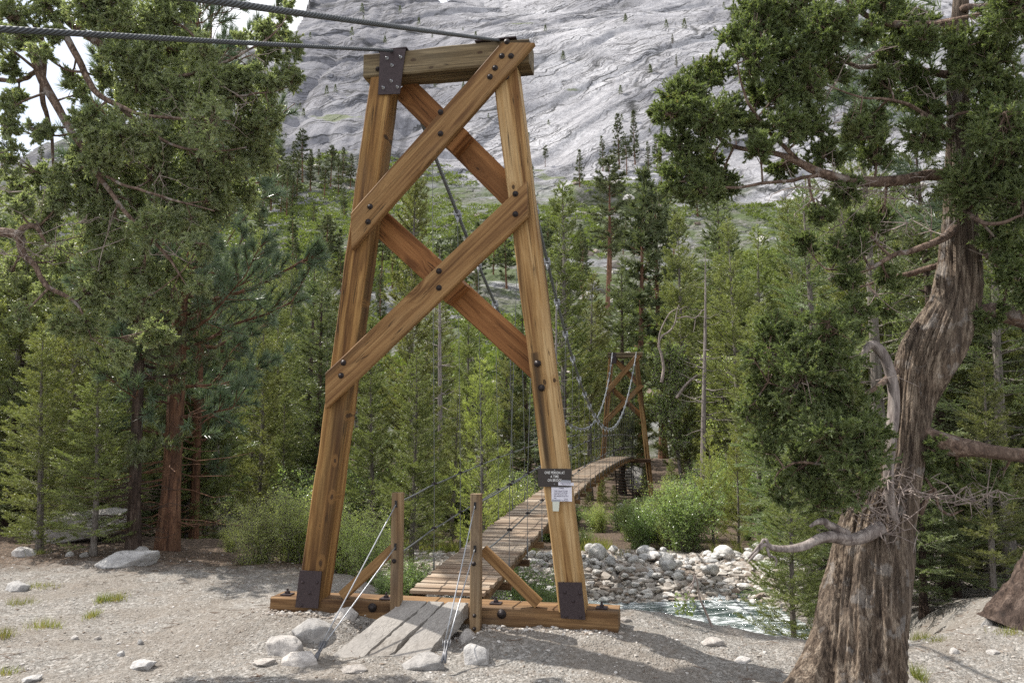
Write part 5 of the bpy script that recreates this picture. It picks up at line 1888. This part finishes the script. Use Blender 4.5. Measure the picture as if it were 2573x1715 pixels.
def talus():
    bm = bmesh.new()
    bmesh.ops.create_icosphere(bm, subdivisions=1, radius=1.0)
    bv = np.array([v.co[:] for v in bm.verts])
    bf = np.array([[v.index for v in f.verts] for f in bm.faces])
    bm.free()
    Y = 70 + 210 * r.random(n)
    x = Y * r.uniform(-0.7, 0.7, n)
    kk = fbm(x * 0.03, Y * 0.03, 20, 3) > 0.0
    x, Y = x[kk], Y[kk]
    m = len(x)
    s = 0.25 + 1.3 * r.random(m) ** 4
    V = bv[None] * (1 + 0.25 * r.normal(size=(m, len(bv))))[..., None] * s[:, None, None] * np.array([1.2, 1, 0.7])
    V = V + np.stack([x, Y, mz(x, Y) + 0.2 * s], -1)[:, None]
    Fa = (bf[None] + (np.arange(m) * len(bv))[:, None, None]).reshape(-1, 3)
    tag(link('talus', mesh_np('talus', V.reshape(-1, 3), Fa, False, M['pebble'])), 'pale talus blocks strewn among the slope brush', None, kind='stuff')


talus()

# --- fallen twigs and needles on the gravel
r = np.random.default_rng(64)
n = 1500
yy = 4.3 + 9 * r.random(n) ** 1.2
xx = yy * r.uniform(-0.72, 0.72, n)
kk = (fbm(xx * 0.6, yy * 0.6, 6, 2) > 0.1) | (yy > 10.2) | (xx > 2.2)
xx, yy = xx[kk], yy[kk]
n = len(xx)
a_ = r.uniform(0, 6.28, n)
l_ = 0.02 + 0.09 * r.random(n) ** 3
zz = gz(xx, yy) + 0.008
e_ = np.stack([np.cos(a_) * l_, np.sin(a_) * l_, r.uniform(-0.004, 0.010, n)], -1)
c_ = np.stack([xx, yy, zz], -1)
Vl, Fl = tubes(np.stack([c_ - e_, c_ + e_ * 0.1 + r.normal(0, 0.004, (n, 3)) * [1, 1, 0], c_ + e_], 1), np.tile([0.0022, 0.0028, 0.0016], (n, 1)), 4)
tag(link('litter', mesh_np('litter', Vl, Fl, False, M['litter'])), 'small fallen twigs and needles scattered on the gravel', None, kind='stuff')

# --- grass tufts on the gravel
def grass(px, py, w, h, label, n=160):
    p = gp(px, py)
    m = p[1] / F
    r = np.random.default_rng(int(px))
    x = r.normal(0, w * m * 0.28, n)
    y = r.normal(0, 0.07, n)
    D = np.stack([r.normal(0, 0.35, n), r.normal(0, 0.35, n), np.ones(n)], -1)
    V, Fa = leaves(np.stack([x, y, np.full(n, -0.01)], -1), D, h * m * r.uniform(0.5, 1.3, n), 0.006, r)
    o = link('grass_tuft', mesh_np('grass_tuft', V, Fa, False, M['grass']))
    o.location = (p[0], p[1], float(gz(p[0], p[1])))
    tag(o, label, 'grass tuft')


for a in ((50, 1518, 80, 22, 'flat grass tuft at the far left, middle of the gravel'), (258, 1510, 30, 26, 'left one of a pair of small grass tufts'),
          (293, 1508, 30, 26, 'right one of a pair of small grass tufts'), (232, 1548, 22, 20, 'tiny grass tuft below the pair'),
          (115, 1575, 80, 26, 'yellowing grass patch on the left gravel'), (95, 1475, 90, 16, 'grass growing right of the white rock'),
          (10, 1600, 50, 26, 'grass at the left edge below the yellowing patch'), (20, 1690, 60, 20, 'grass at the bottom left edge'),
          (100, 1392, 30, 16, 'grass between the boulders under the pines'), (2320, 1600, 60, 22, 'grass beside the white rock right of the juniper'),
          (2360, 1608, 80, 14, 'flat grass patch right of the juniper base'), (2310, 1705, 10, 40, 'single dry stalk right of the juniper base'),
          (2540, 1590, 60, 18, 'grass patch at the right edge')):
    grass(*a)
r = np.random.default_rng(31)
n = 2600
xg, yg = r.uniform(-3, 8.5, n), r.uniform(19.6, 21.6, n)
kk = fbm(xg * 0.9, yg * 0.9, 3, 2) > 0.1
xg, yg = xg[kk], yg[kk]
n = len(xg)
q = 6
P0 = np.repeat(np.stack([xg, yg, gz(xg, yg)], -1), q, 0) + r.normal(0, 0.04, (n * q, 3)) * [1, 1, 0]
Vg, Fg = leaves(P0, np.stack([r.normal(0, 0.3, n * q), r.normal(0, 0.3, n * q), np.ones(n * q)], -1), r.uniform(0.15, 0.45, n * q), 0.02, r)
tag(link('grass', mesh_np('grass', Vg, Fg, False, M['grass'])), 'green grass along the top of the cobble bank', None, kind='stuff')


# ------------------------------------------------------------------ the two foreground junipers
def jit_spline(pts, n, amp, r):
    q = spline(pts, n)
    nz = np.stack([fbm(np.linspace(0, n * 0.14, n) + r.random() * 90, 0.3, 0, 2) for _ in range(3)], -1)
    nz *= np.sin(np.linspace(0, math.pi, n))[:, None]
    q[:, :3] += nz * amp
    return q


class Juniper:
    def __init__(self, seed):
        self.r = np.random.default_rng(seed)
        self.limbs = []    # (n,4) x y z radius
        self.tw = Acc()    # thin leafy twig wood
        self.dead = Acc()
        self.A, self.B = [], []

    def limb(self, pix, n=26, amp=0.03, S=10):
        """pix: (x, y, depth, width in px)"""
        pts = np.array([[*P(x, y, Y), w * Y / F / 2] for x, y, Y, w in pix])
        q = jit_spline(pts, n, amp, self.r)
        q[:, 3] = np.clip(q[:, 3], 0.003, None)
        self.limbs.append(q)
        return q

    def limb_mesh(self, q, mat, S=12, rough=0.14):
        n = len(q)
        V, fs = tubes(q[None, :, :3], q[None, :, 3], S)
        c = np.repeat(q[:, :3], S, 0)
        rr_ = np.repeat(q[:, 3], S)
        d = V - c
        th = np.tile(np.arange(S) / S * 2 * math.pi, n)
        ln = np.repeat(np.linspace(0, n * 0.25, n), S)
        k = 1 + rough * (vnoise(np.cos(th) * 2.2, np.sin(th) * 2.2, ln * 0.6) + 0.5 * vnoise(np.cos(th) * 5, np.sin(th) * 5, ln * 1.5))
        return mesh_np('limb', c + d * k[:, None], fs, True, mat)

    def mass(self, x, y, Y, rpx, dens=1.0, upb=0.25):
        r = self.r
        R = rpx * Y / F
        c = P(x, y, Y) + np.array([0, r.uniform(-0.25, 0.25), 0])
        # a supporting branch from the closest limb
        allp = np.concatenate([l for l in self.limbs])
        dd = np.linalg.norm(allp[:, :3] - c, axis=1)
        j = int(np.argmin(dd))
        a = allp[j, :3]
        mid = (a + c) / 2 + r.normal(0, 0.06, 3) * max(dd[j], 0.2)
        q = spline(np.array([a, mid, c, c + (c - mid) * 0.4]), 9)
        r0 = min(allp[j, 3] * 0.7, 0.009 + 0.012 * dd[j])
        self.tw.add(*tubes(q[None], np.linspace(max(r0, 0.006), 0.004, 9)[None], 6, False))
        nt = int(50 * dens * (R / 0.22) ** 1.6) + 8
        f = r.integers(3, 9, nt)
        A = q[f]
        off = unit(r.normal(size=(nt, 3))) * (r.random((nt, 1)) ** 0.5) * R
        off[:, 1] *= 0.85
        off[:, 2] += upb * R * 0.3
        B = c + off
        mid = (A + B) / 2 + r.normal(0, 0.12, (nt, 3)) * R
        self.tw.add(*tubes(np.stack([A, mid, B], 1), np.tile([0.0045, 0.0032, 0.002], (nt, 1)), 3, False))
        # leafy side sprays near the ends
        ns = 8
        s = r.uniform(0.25, 1.0, (nt, ns, 1))
        Q = mid[:, None] * (1 - s) + B[:, None] * s
        D = unit(unit(B - mid)[:, None] * 0.7 + unit(r.normal(size=(nt, ns, 3))) * 0.75 + np.array([0, 0, upb]))
        ln = R * r.uniform(0.15, 0.50, (nt, ns, 1))
        self.A.append(Q.reshape(-1, 3))
        self.B.append((Q + D * ln).reshape(-1, 3))

    def crown(self, mat, k=36, nl=0.026, nw=0.0095, name='crown'):
        A, B = np.concatenate(self.A), np.concatenate(self.B)
        V, Fa = spray(A, B, k, nl, nw, 0.85, self.r)
        return mesh_np(name, V, Fa, False, mat)

    def twigs(self, pts, n=5, L=0.25, rad=0.004):
        """bare dead twigs: forked, pale"""
        r = self.r
        for (x, y, Y) in pts:
            p = P(x, y, Y)
            for _ in range(n):
                d = unit(r.normal(size=3) * [1, 0.7, 0.7])
                l = L * r.uniform(0.4, 1.2)
                q = [p, p + d * l * 0.4 + r.normal(0, 0.02, 3), p + d * l * 0.7 + r.normal(0, 0.03, 3), p + d * l + r.normal(0, 0.05, 3)]
                self.dead.add(*tubes(np.array([q]), np.array([[rad, rad * 0.8, rad * 0.55, rad * 0.3]]), 4, False))
                for g_ in range(2):
                    e = q[1 + g_] + unit(r.normal(size=3)) * l * 0.35
                    self.dead.add(*tubes(np.array([[q[1 + g_], (q[1 + g_] + e) / 2 + r.normal(0, 0.01, 3), e]]), np.array([[rad * 0.6, rad * 0.45, rad * 0.2]]), 3, False))


def fibrous_trunk(pix, n, S, seed, mat, flare=None, name='trunk'):
    """thick trunk with stringy bark: deep lengthwise folds and strips"""
    pts = np.array([[*P(x, y, Y), w * Y / F / 2] for x, y, Y, w in pix])
    q = spline(pts, n)
    V, fs = tubes(q[None, :, :3], q[None, :, 3], S)
    c = np.repeat(q[:, :3], S, 0)
    d = V - c
    th = np.tile(np.arange(S) / S * 2 * math.pi, n)
    L = np.concatenate([[0], np.cumsum(np.linalg.norm(np.diff(q[:, :3], axis=0), axis=1))])
    ln = np.repeat(L, S)
    th2 = th + 0.35 * ln
    big = vnoise(np.cos(th2) * 1.5 + seed, np.sin(th2) * 1.5, ln * 0.45)
    mid = 1 - np.abs(vnoise(np.cos(th2) * 4.5, np.sin(th2) * 4.5 + seed, ln * 0.9)) * 2
    fin = 1 - np.abs(vnoise(np.cos(th2) * 13, np.sin(th2) * 13 + seed, ln * 2.2)) * 2
    vf = vnoise(np.cos(th2) * 30, np.sin(th2) * 30 + seed, ln * 6)
    lump = vnoise(np.cos(th) * 2.0 + 5, np.sin(th) * 2.0, ln * 3.0)
    k = 1 + 0.10 * big + 0.075 * mid + 0.080 * fin + 0.03 * vf + 0.05 * lump
    return mesh_np(name, c + d * (k * 0.87)[:, None], fs, True, mat)


# right juniper
jr = thing('juniper_tree', 'old twisted juniper with stringy brown bark filling the right foreground', 'tree', tuple(P(2130, 1760, 5.9) * [1, 1, 0]))
J = Juniper(41)


def jpart(name, me):
    o = link(name, me, jr)
    o.matrix_basis = Matrix.Translation(-Vector(jr.location))
    return o


jpart('trunk', fibrous_trunk([(2130, 1800, 5.75, 270), (2145, 1700, 5.8, 240), (2160, 1600, 5.85, 215), (2174, 1500, 5.9, 200), (2190, 1400, 5.95, 188), (2205, 1320, 6.0, 172), (2232, 1250, 6.0, 140), (2264, 1170, 6.05, 108), (2283, 1080, 6.05, 100), (2296, 1000, 6.1, 112),
                          (2322, 920, 6.1, 140), (2355, 850, 6.1, 150), (2392, 770, 6.1, 124), (2407, 690, 6.1, 110), (2410, 600, 6.1, 92), (2411, 500, 6.1, 76), (2410, 400, 6.1, 68), (2408, 260, 6.1, 56), (2406, 130, 6.1, 48), (2414, 0, 6.1, 40), (2420, -200, 6.1, 26)], 460, 280, 2.0, M['jbark']))
jpart('root_flare', fibrous_trunk([(1985, 1800, 5.5, 130), (2030, 1720, 5.66, 95), (2068, 1620, 5.78, 72), (2100, 1500, 5.87, 48), (2122, 1400, 5.92, 32), (2138, 1330, 5.96, 18)], 160, 60, 7.0, M['jbark'], name='root_flare'))
for pix, mt, nm in (
    ([(2255, 1330, 5.85, 22), (2238, 1270, 5.78, 24), (2232, 1190, 5.76, 25), (2240, 1100, 5.78, 27), (2246, 1020, 5.8, 29), (2240, 950, 5.8, 29), (2222, 895, 5.8, 28), (2200, 868, 5.8, 24), (2180, 872, 5.8, 20), (2170, 898, 5.8, 16), (2174, 915, 5.8, 10)], M['stubwood'], 'dead_limb'),
    ([(2212, 1322, 5.75, 34), (2150, 1352, 5.7, 32), (2100, 1348, 5.65, 28), (2060, 1352, 5.6, 24), (2020, 1372, 5.6, 22), (1980, 1380, 5.6, 18), (1945, 1377, 5.6, 14), (1920, 1368, 5.6, 10), (1895, 1395, 5.6, 7), (1880, 1410, 5.6, 4)], M['stubwood'], 'dead_limb'),
    ([(2130, 1340, 5.7, 20), (2085, 1318, 5.65, 20), (2060, 1310, 5.62, 16), (2035, 1322, 5.6, 6)], M['stubwood'], 'dead_limb'),
    ([(1930, 1372, 5.6, 9), (1925, 1355, 5.6, 8), (1905, 1372, 5.6, 6), (1880, 1402, 5.62, 4)], M['stubwood'], 'dead_limb'),
    ([(1928, 1375, 5.6, 8), (1935, 1395, 5.58, 6), (1950, 1405, 5.56, 5), (1948, 1422, 5.56, 3)], M['stubwood'], 'dead_limb'),
):
    q = J.limb(pix, 40, 0.008)
    J.limbs.pop()
    jpart(nm, J.limb_mesh(q, mt, 12, 0.22))
for pix in (
    [(2400, 440, 6.1, 34), (2330, 440, 6.0, 30), (2247, 455, 5.95, 28), (2136, 455, 5.9, 26), (2069, 433, 5.9, 24), (2002, 400, 5.9, 20), (1948, 384, 5.9, 15), (1850, 370, 5.95, 11), (1801, 339, 6, 9), (1756, 250, 6.05, 4)],
    [(2002, 400, 5.9, 12), (1955, 350, 5.85, 10), (1921, 312, 5.8, 9), (1886, 268, 5.75, 8), (1863, 196, 5.7, 5), (1850, 130, 5.7, 3)],
    [(2060, 440, 5.9, 12), (1979, 455, 5.8, 9), (1868, 469, 5.75, 8), (1770, 473, 5.7, 4)],
    [(2400, 55, 6.1, 26), (2330, 66, 6.0, 24), (2270, 62, 5.95, 20), (2203, 49, 5.9, 16), (2149, 18, 5.9, 12), (2110, -20, 5.9, 8)],
    [(2400, 190, 6.1, 22), (2270, 172, 6.2, 15), (2158, 165, 6.25, 12), (2091, 138, 6.3, 9), (2050, 95, 6.3, 5)],
    [(2415, 560, 6.1, 40), (2368, 597, 5.95, 20), (2300, 622, 5.9, 15), (2256, 638, 5.85, 13), (2169, 679, 5.85, 9), (2077, 676, 5.9, 5)],
    [(2400, 650, 6.1, 24), (2353, 668, 6.2, 16), (2256, 694, 6.3, 13), (2210, 704, 6.35, 7), (2130, 730, 6.4, 4)],
    [(2420, 590, 6.1, 26), (2450, 617, 6.2, 18), (2511, 668, 6.3, 16), (2573, 712, 6.4, 14), (2680, 790, 6.5, 8)],
    [(2410, 280, 6.1, 24), (2439, 308, 6.0, 22), (2515, 357, 5.95, 18), (2600, 370, 5.9, 12), (2700, 340, 5.9, 8)],
    [(2410, 30, 6.1, 22), (2439, 18, 6.0, 18), (2573, 13, 5.9, 12), (2700, 0, 5.9, 6)],
    [(2385, 815, 6.1, 74), (2450, 800, 6.05, 56), (2500, 787, 6.0, 50), (2573, 802, 5.95, 46), (2700, 840, 5.9, 30)],
    [(2300, 1085, 6.05, 60), (2350, 1105, 5.95, 54), (2400, 1118, 5.9, 50), (2450, 1125, 5.85, 42), (2520, 1138, 5.8, 36), (2600, 1140, 5.8, 30), (2720, 1120, 5.8, 20)],
    [(2310, 1290, 6.0, 16), (2340, 1230, 5.95, 10), (2352, 1260, 5.95, 8), (2385, 1290, 5.95, 7), (2420, 1280, 5.95, 3)],
    [(2250, 930, 5.9, 20), (2180, 985, 5.7, 12), (2090, 1010, 5.6, 10), (2010, 990, 5.55, 8), (1930, 960, 5.55, 4)],
    [(2240, 1120, 5.9, 18), (2170, 1130, 5.7, 12), (2090, 1165, 5.6, 9), (2010, 1160, 5.55, 6), (1960, 1180, 5.55, 3)],
    [(2400, 350, 6.1, 20), (2340, 300, 5.9, 12), (2260, 260, 5.8, 9), (2160, 240, 5.75, 6), (2080, 215, 5.7, 3)],
    [(2405, 500, 6.0, 22), (2440, 540, 5.7, 14), (2500, 560, 5.5, 10), (2570, 540, 5.4, 6)],
):
    q = J.limb(pix, 34, 0.018)
    jpart('limb', J.limb_mesh(q, M['jlimb'], 12, 0.16))
for m_ in ((1720, 262, 62), (1752, 200, 50), (1690, 300, 45), (1765, 330, 66), (1715, 385, 62), (1700, 460, 52), (1745, 500, 46), (1668, 265, 28), (1850, 110, 50), (1815, 150, 46), (1870, 190, 52), (1925, 200, 44), (1985, 165, 56), (1950, 245, 48), (2010, 235, 58), (1840, 290, 44),
           (1905, 60, 62), (1960, 30, 62), (2040, 20, 62), (2055, 95, 62), (2110, 150, 46), (1940, 100, 52), (2025, 325, 46), (1955, 345, 48), (1830, 445, 46), (1885, 400, 36), (1900, 10, 46), (2110, 60, 44), (2160, 110, 34),
           (1780, 440, 30), (2140, 352, 50), (2080, 385, 46), (2200, 300, 48), (2230, 210, 50), (2300, 120, 50), (2330, 190, 60), (2260, 110, 40), (2200, 30, 48), (2290, 20, 50), (2350, 260, 44),
           (2500, 150, 80), (2560, 250, 86), (2500, 60, 80), (2560, 60, 70), (2440, 110, 55), (2545, 400, 80), (2480, 455, 88), (2560, 510, 75), (2480, 350, 66), (2350, 45, 50), (2500, 290, 55),
           (1960, 880, 75), (2045, 850, 72), (1995, 955, 84), (2085, 965, 80), (1985, 1045, 84), (2060, 1085, 76), (2125, 1140, 72), (2170, 1100, 52), (2035, 1180, 72), (1925, 970, 50), (1940, 1120, 48), (2080, 1255, 66), (2160, 1245, 46), (2150, 1040, 66), (2145, 925, 55), (1990, 1250, 40), (2120, 1195, 60),
           (2110, 870, 50), (1940, 820, 36), (2030, 1010, 60), (2060, 900, 60),
           (2400, 1150, 44), (2455, 1180, 44), (2340, 1190, 38), (2350, 1130, 30), (2520, 1210, 44), (2240, 700, 34), (2120, 700, 36), (2180, 560, 34), (2090, 640, 36), (2500, 700, 40), (2560, 760, 44), (2040, 600, 30), (2260, 760, 30),
           (2200, 380, 44), (2300, 360, 50), (2250, 540, 36), (1990, 400, 36), (2050, 540, 34), (2130, 480, 36), (1900, 330, 36), (1800, 390, 34), (2150, 620, 34), (2480, 620, 44), (2540, 640, 44), (2500, 800, 40), (2180, 800, 40), (2120, 780, 44), (1900, 1030, 40), (1890, 900, 34)):
    Yd = 5.9 - (0.35 if m_[1] > 780 and m_[0] < 2250 else 0.0) - (0.35 if m_[0] > 2420 and m_[1] < 600 else 0)
    J.mass(m_[0], m_[1], Yd, m_[2] * 1.18, 1.0 if m_[1] < 780 else 0.5)
J.twigs([(2190, 1230, 5.7), (2200, 1290, 5.7), (2230, 1200, 5.7), (2260, 1240, 5.75), (2180, 1270, 5.65), (2150, 1240, 5.6), (2280, 1230, 5.8), (2400, 1245, 5.9), (2450, 1260, 5.9), (2480, 1240, 5.9), (2220, 1340, 5.75)], 9, 0.26, 0.0055)
J.twigs([(2350, 250, 5.9), (2200, 130, 5.9), (2150, 300, 6), (2100, 470, 5.9), (2180, 480, 5.9), (2250, 500, 5.9), (2300, 470, 5.95), (2050, 500, 5.9), (2000, 470, 5.85), (2120, 560, 5.9), (2200, 600, 5.9), (2280, 560, 5.9), (2340, 580, 6),
         (2150, 640, 5.9), (2080, 700, 5.9), (2200, 740, 6), (2450, 650, 6.1), (2000, 980, 5.6), (2120, 960, 5.65), (2050, 940, 5.5), (2330, 30, 6), (2250, 160, 6), (2430, 530, 6), (2380, 470, 5.95), (2100, 210, 5.9)], 6, 0.36, 0.0042)
o = jpart('dead_twigs', J.dead.mesh('dead_twigs', M['twig']))
o['kind'] = 'stuff'
jpart('twig_wood', J.tw.mesh('twig_wood', M['jlimb']))
jpart('crown', J.crown(M['jleaf']))

# left juniper: its trunk stands outside the frame, boughs hang in from the upper left
jl = thing('juniper_tree', 'juniper boughs with reddish limbs hanging across the upper left', 'tree', tuple(P(-900, 1500, 8.2) * [1, 1, 0]))
K = Juniper(97)


def kpart(name, me):
    o = link(name, me, jl)
    o.matrix_basis = Matrix.Translation(-Vector(jl.location))
    return o


kpart('trunk', fibrous_trunk([(-900, 1600, 8.2, 230), (-880, 1100, 8.2, 190), (-800, 600, 8.2, 170), (-680, 100, 8.2, 150), (-600, -500, 8.2, 100)], 120, 60, 3.0, M['jbark']))
for pix in (
    [(-690, 150, 8.2, 60), (-300, 60, 8.0, 40), (0, 20, 7.9, 32), (58, 76, 7.8, 28), (89, 147, 7.75, 25), (107, 201, 7.7, 23), (138, 259, 7.7, 21), (170, 321, 7.7, 19), (214, 384, 7.65, 17), (237, 429, 7.6, 16), (277, 482, 7.6, 13), (312, 531, 7.6, 11), (366, 585, 7.55, 9), (424, 647, 7.5, 7), (470, 720, 7.5, 3)],
    [(-640, -100, 8.2, 50), (-100, -60, 8.1, 34), (134, 0, 8.0, 26), (178, 54, 7.95, 24), (241, 98, 7.9, 22), (290, 143, 7.85, 20), (339, 196, 7.85, 17), (402, 232, 7.8, 14), (491, 286, 7.75, 10), (560, 330, 7.7, 4)],
    [(110, 10, 8.0, 22), (165, 89, 7.7, 20), (196, 143, 7.6, 18), (223, 201, 7.55, 17), (250, 241, 7.5, 15), (304, 272, 7.45, 12), (357, 292, 7.4, 9), (464, 299, 7.35, 7), (580, 304, 7.3, 4)],
    [(90, 60, 7.9, 18), (107, 120, 8.0, 17), (103, 232, 8.0, 14), (116, 286, 8.0, 12), (130, 340, 8.0, 9), (134, 402, 8.0, 7), (134, 470, 8.0, 3)],
    [(-760, 520, 8.2, 50), (-200, 570, 8.0, 32), (0, 583, 7.8, 26), (45, 594, 7.75, 24), (52, 620, 7.75, 20), (62, 640, 7.75, 17), (90, 665, 7.75, 15), (103, 693, 7.75, 14), (124, 722, 7.7, 13), (177, 750, 7.7, 10), (206, 784, 7.7, 6), (230, 850, 7.7, 3)],
    [(45, 592, 7.75, 18), (62, 568, 7.7, 16), (80, 566, 7.68, 14), (107, 594, 7.65, 9), (118, 612, 7.65, 4)],
    [(200, 55, 7.9, 14), (330, 80, 7.7, 10), (440, 60, 7.6, 7), (520, 120, 7.5, 5), (600, 150, 7.5, 3)],
    [(330, 190, 7.8, 14), (450, 190, 7.6, 10), (560, 160, 7.5, 8), (620, 130, 7.5, 6), (680, 90, 7.5, 5), (710, 60, 7.5, 3)],
    [(420, 240, 7.8, 10), (520, 250, 7.6, 8), (620, 240, 7.5, 6), (690, 230, 7.5, 3)],
    [(300, 270, 7.5, 10), (420, 360, 7.4, 8), (520, 380, 7.4, 6), (620, 370, 7.4, 3)],
    [(0, 200, 7.9, 12), (45, 205, 7.85, 12), (90, 180, 7.8, 12)],
    [(240, 430, 7.6, 10), (330, 470, 7.5, 8), (430, 500, 7.4, 6), (540, 530, 7.4, 3)],
):
    q = K.limb(pix, 34, 0.02)
    kpart('limb', K.limb_mesh(q, M['jlimb'], 10, 0.16))
r = np.random.default_rng(12)
masses = [(20, 30, 50), (60, 20, 46), (20, 120, 44), (30, 170, 34), (15, 260, 40), (60, 250, 26), (100, 120, 30), (150, 40, 46), (230, 30, 56), (310, 30, 60), (390, 40, 60), (450, 30, 50), (340, 100, 56), (420, 110, 56), (260, 80, 46), (480, 100, 46), (300, 160, 46), (380, 170, 60), (450, 180, 60), (520, 150, 36),
          (160, 170, 26), (170, 110, 26), (230, 170, 30), (20, 400, 46), (70, 430, 40), (10, 460, 40), (150, 170, 30),
          (500, 210, 50), (440, 250, 60), (370, 250, 60), (530, 270, 50), (600, 200, 40), (640, 60, 34), (690, 50, 40), (720, 90, 36), (660, 120, 34), (700, 160, 40), (650, 200, 40), (730, 170, 26), (610, 110, 22), (740, 40, 22),
          (560, 230, 46), (620, 260, 50), (690, 230, 36), (680, 290, 36), (610, 320, 56), (540, 340, 60), (460, 330, 60), (380, 340, 60), (300, 340, 56), (240, 330, 46), (190, 300, 34), (660, 340, 40), (640, 390, 50), (570, 410, 60), (480, 420, 64), (400, 420, 64),
          (320, 410, 60), (250, 390, 46), (180, 400, 40), (140, 440, 40), (120, 490, 40), (190, 480, 46), (260, 500, 50), (340, 500, 56), (430, 510, 60), (520, 490, 60), (590, 470, 46), (100, 330, 30), (60, 350, 24), (200, 240, 26), (280, 230, 36),
          (140, 560, 46), (220, 570, 56), (310, 590, 56), (400, 590, 60), (490, 580, 50), (150, 640, 46), (240, 660, 56), (340, 680, 56), (440, 670, 50), (520, 640, 40), (60, 520, 30), (30, 680, 40), (120, 720, 40), (220, 740, 50), (320, 760, 50), (420, 750, 44), (160, 820, 36), (260, 830, 44), (360, 840, 40), (60, 800, 30), (330, 900, 34), (500, 720, 30)]
for (x, y, w) in masses:
    K.mass(x + r.uniform(-8, 8), y + r.uniform(-8, 8), 7.75 + r.uniform(-0.4, 0.3), w * 1.15, float(r.uniform(0.3, 0.85)) if y < 560 else float(r.uniform(0.25, 0.6)), 0.0)
K.twigs([(250, 320, 7.6), (560, 300, 7.4), (620, 260, 7.5), (640, 140, 7.5), (300, 350, 7.6), (340, 400, 7.6), (200, 560, 7.6), (260, 620, 7.6), (330, 560, 7.6), (60, 610, 7.7), (90, 640, 7.7), (20, 640, 7.7), (140, 620, 7.7), (440, 640, 7.5), (400, 440, 7.5), (100, 560, 7.7), (60, 480, 7.8), (470, 300, 7.4)], 6, 0.42, 0.0045)
o = kpart('dead_twigs', K.dead.mesh('dead_twigs', M['twig']))
o['kind'] = 'stuff'
kpart('twig_wood', K.tw.mesh('twig_wood', M['jlimb']))
kpart('crown', K.crown(M['jleaf2'], 26, 0.036, 0.0125))

# dark leaning trunk at the right edge
lt = thing('pine_tree', 'dark rough-barked trunk leaning out of the picture at the right edge', 'tree', tuple(P(2560, 1565, 8.3) * [1, 1, 0]))
me = fibrous_trunk([(2595, 1600, 8.3, 260), (2610, 1555, 8.3, 215), (2640, 1480, 8.3, 170), (2665, 1400, 8.3, 145), (2682, 1300, 8.3, 130), (2700, 1100, 8.3, 115), (2660, 700, 8.3, 100), (2670, 100, 8.3, 80), (2680, -800, 8.3, 30)], 200, 80, 9.0, M['pbark'])
o = link('trunk', me, lt)
o.matrix_basis = Matrix.Translation(-Vector(lt.location))
o = link('crown', LIB['jeffrey'][1][1], lt)
o.matrix_basis = Matrix.Translation(Vector((0.5, 0.6, 3.2)))

# dead stick with a few leaves at the water edge
ds = thing('dead_branch', 'forked dead branch with a few leaves leaning at the water edge', 'branch', tuple(P(1785, 1565, 8.3) * [1, 1, 0]))
A = Acc()
for pix in ([(1790, 1575, 8.3, 7), (1775, 1540, 8.3, 6), (1758, 1500, 8.3, 5), (1752, 1460, 8.3, 4.5), (1745, 1443, 8.3, 3)], [(1745, 1443, 8.3, 3.5), (1742, 1465, 8.25, 3), (1732, 1490, 8.2, 2.5), (1718, 1530, 8.2, 1.5)], [(1748, 1450, 8.3, 3), (1730, 1475, 8.2, 2), (1706, 1490, 8.2, 1.5)], [(1744, 1470, 8.3, 2), (1727, 1500, 8.3, 1.6), (1712, 1515, 8.3, 1)]):
    pts = np.array([[*P(x, y, Y), w * Y / F / 2] for x, y, Y, w in pix])
    q = spline(pts, 10)
    A.add(*tubes(q[None, :, :3], q[None, :, 3], 6))
o = link('sticks', A.mesh('sticks', M['twig']), ds)
o.matrix_basis = Matrix.Translation(-Vector(ds.location))
r = np.random.default_rng(4)
P0 = np.array([P(x, y, 8.2) for x, y in zip(r.uniform(1694, 1745, 110), r.uniform(1490, 1545, 110))])
V, Fa = quads(P0, r.normal(size=(110, 3)), 0.035, 0.028, r)
o = link('leaves', mesh_np('leaves', V, Fa, False, M['cotton']), ds)
o.matrix_basis = Matrix.Translation(-Vector(ds.location))
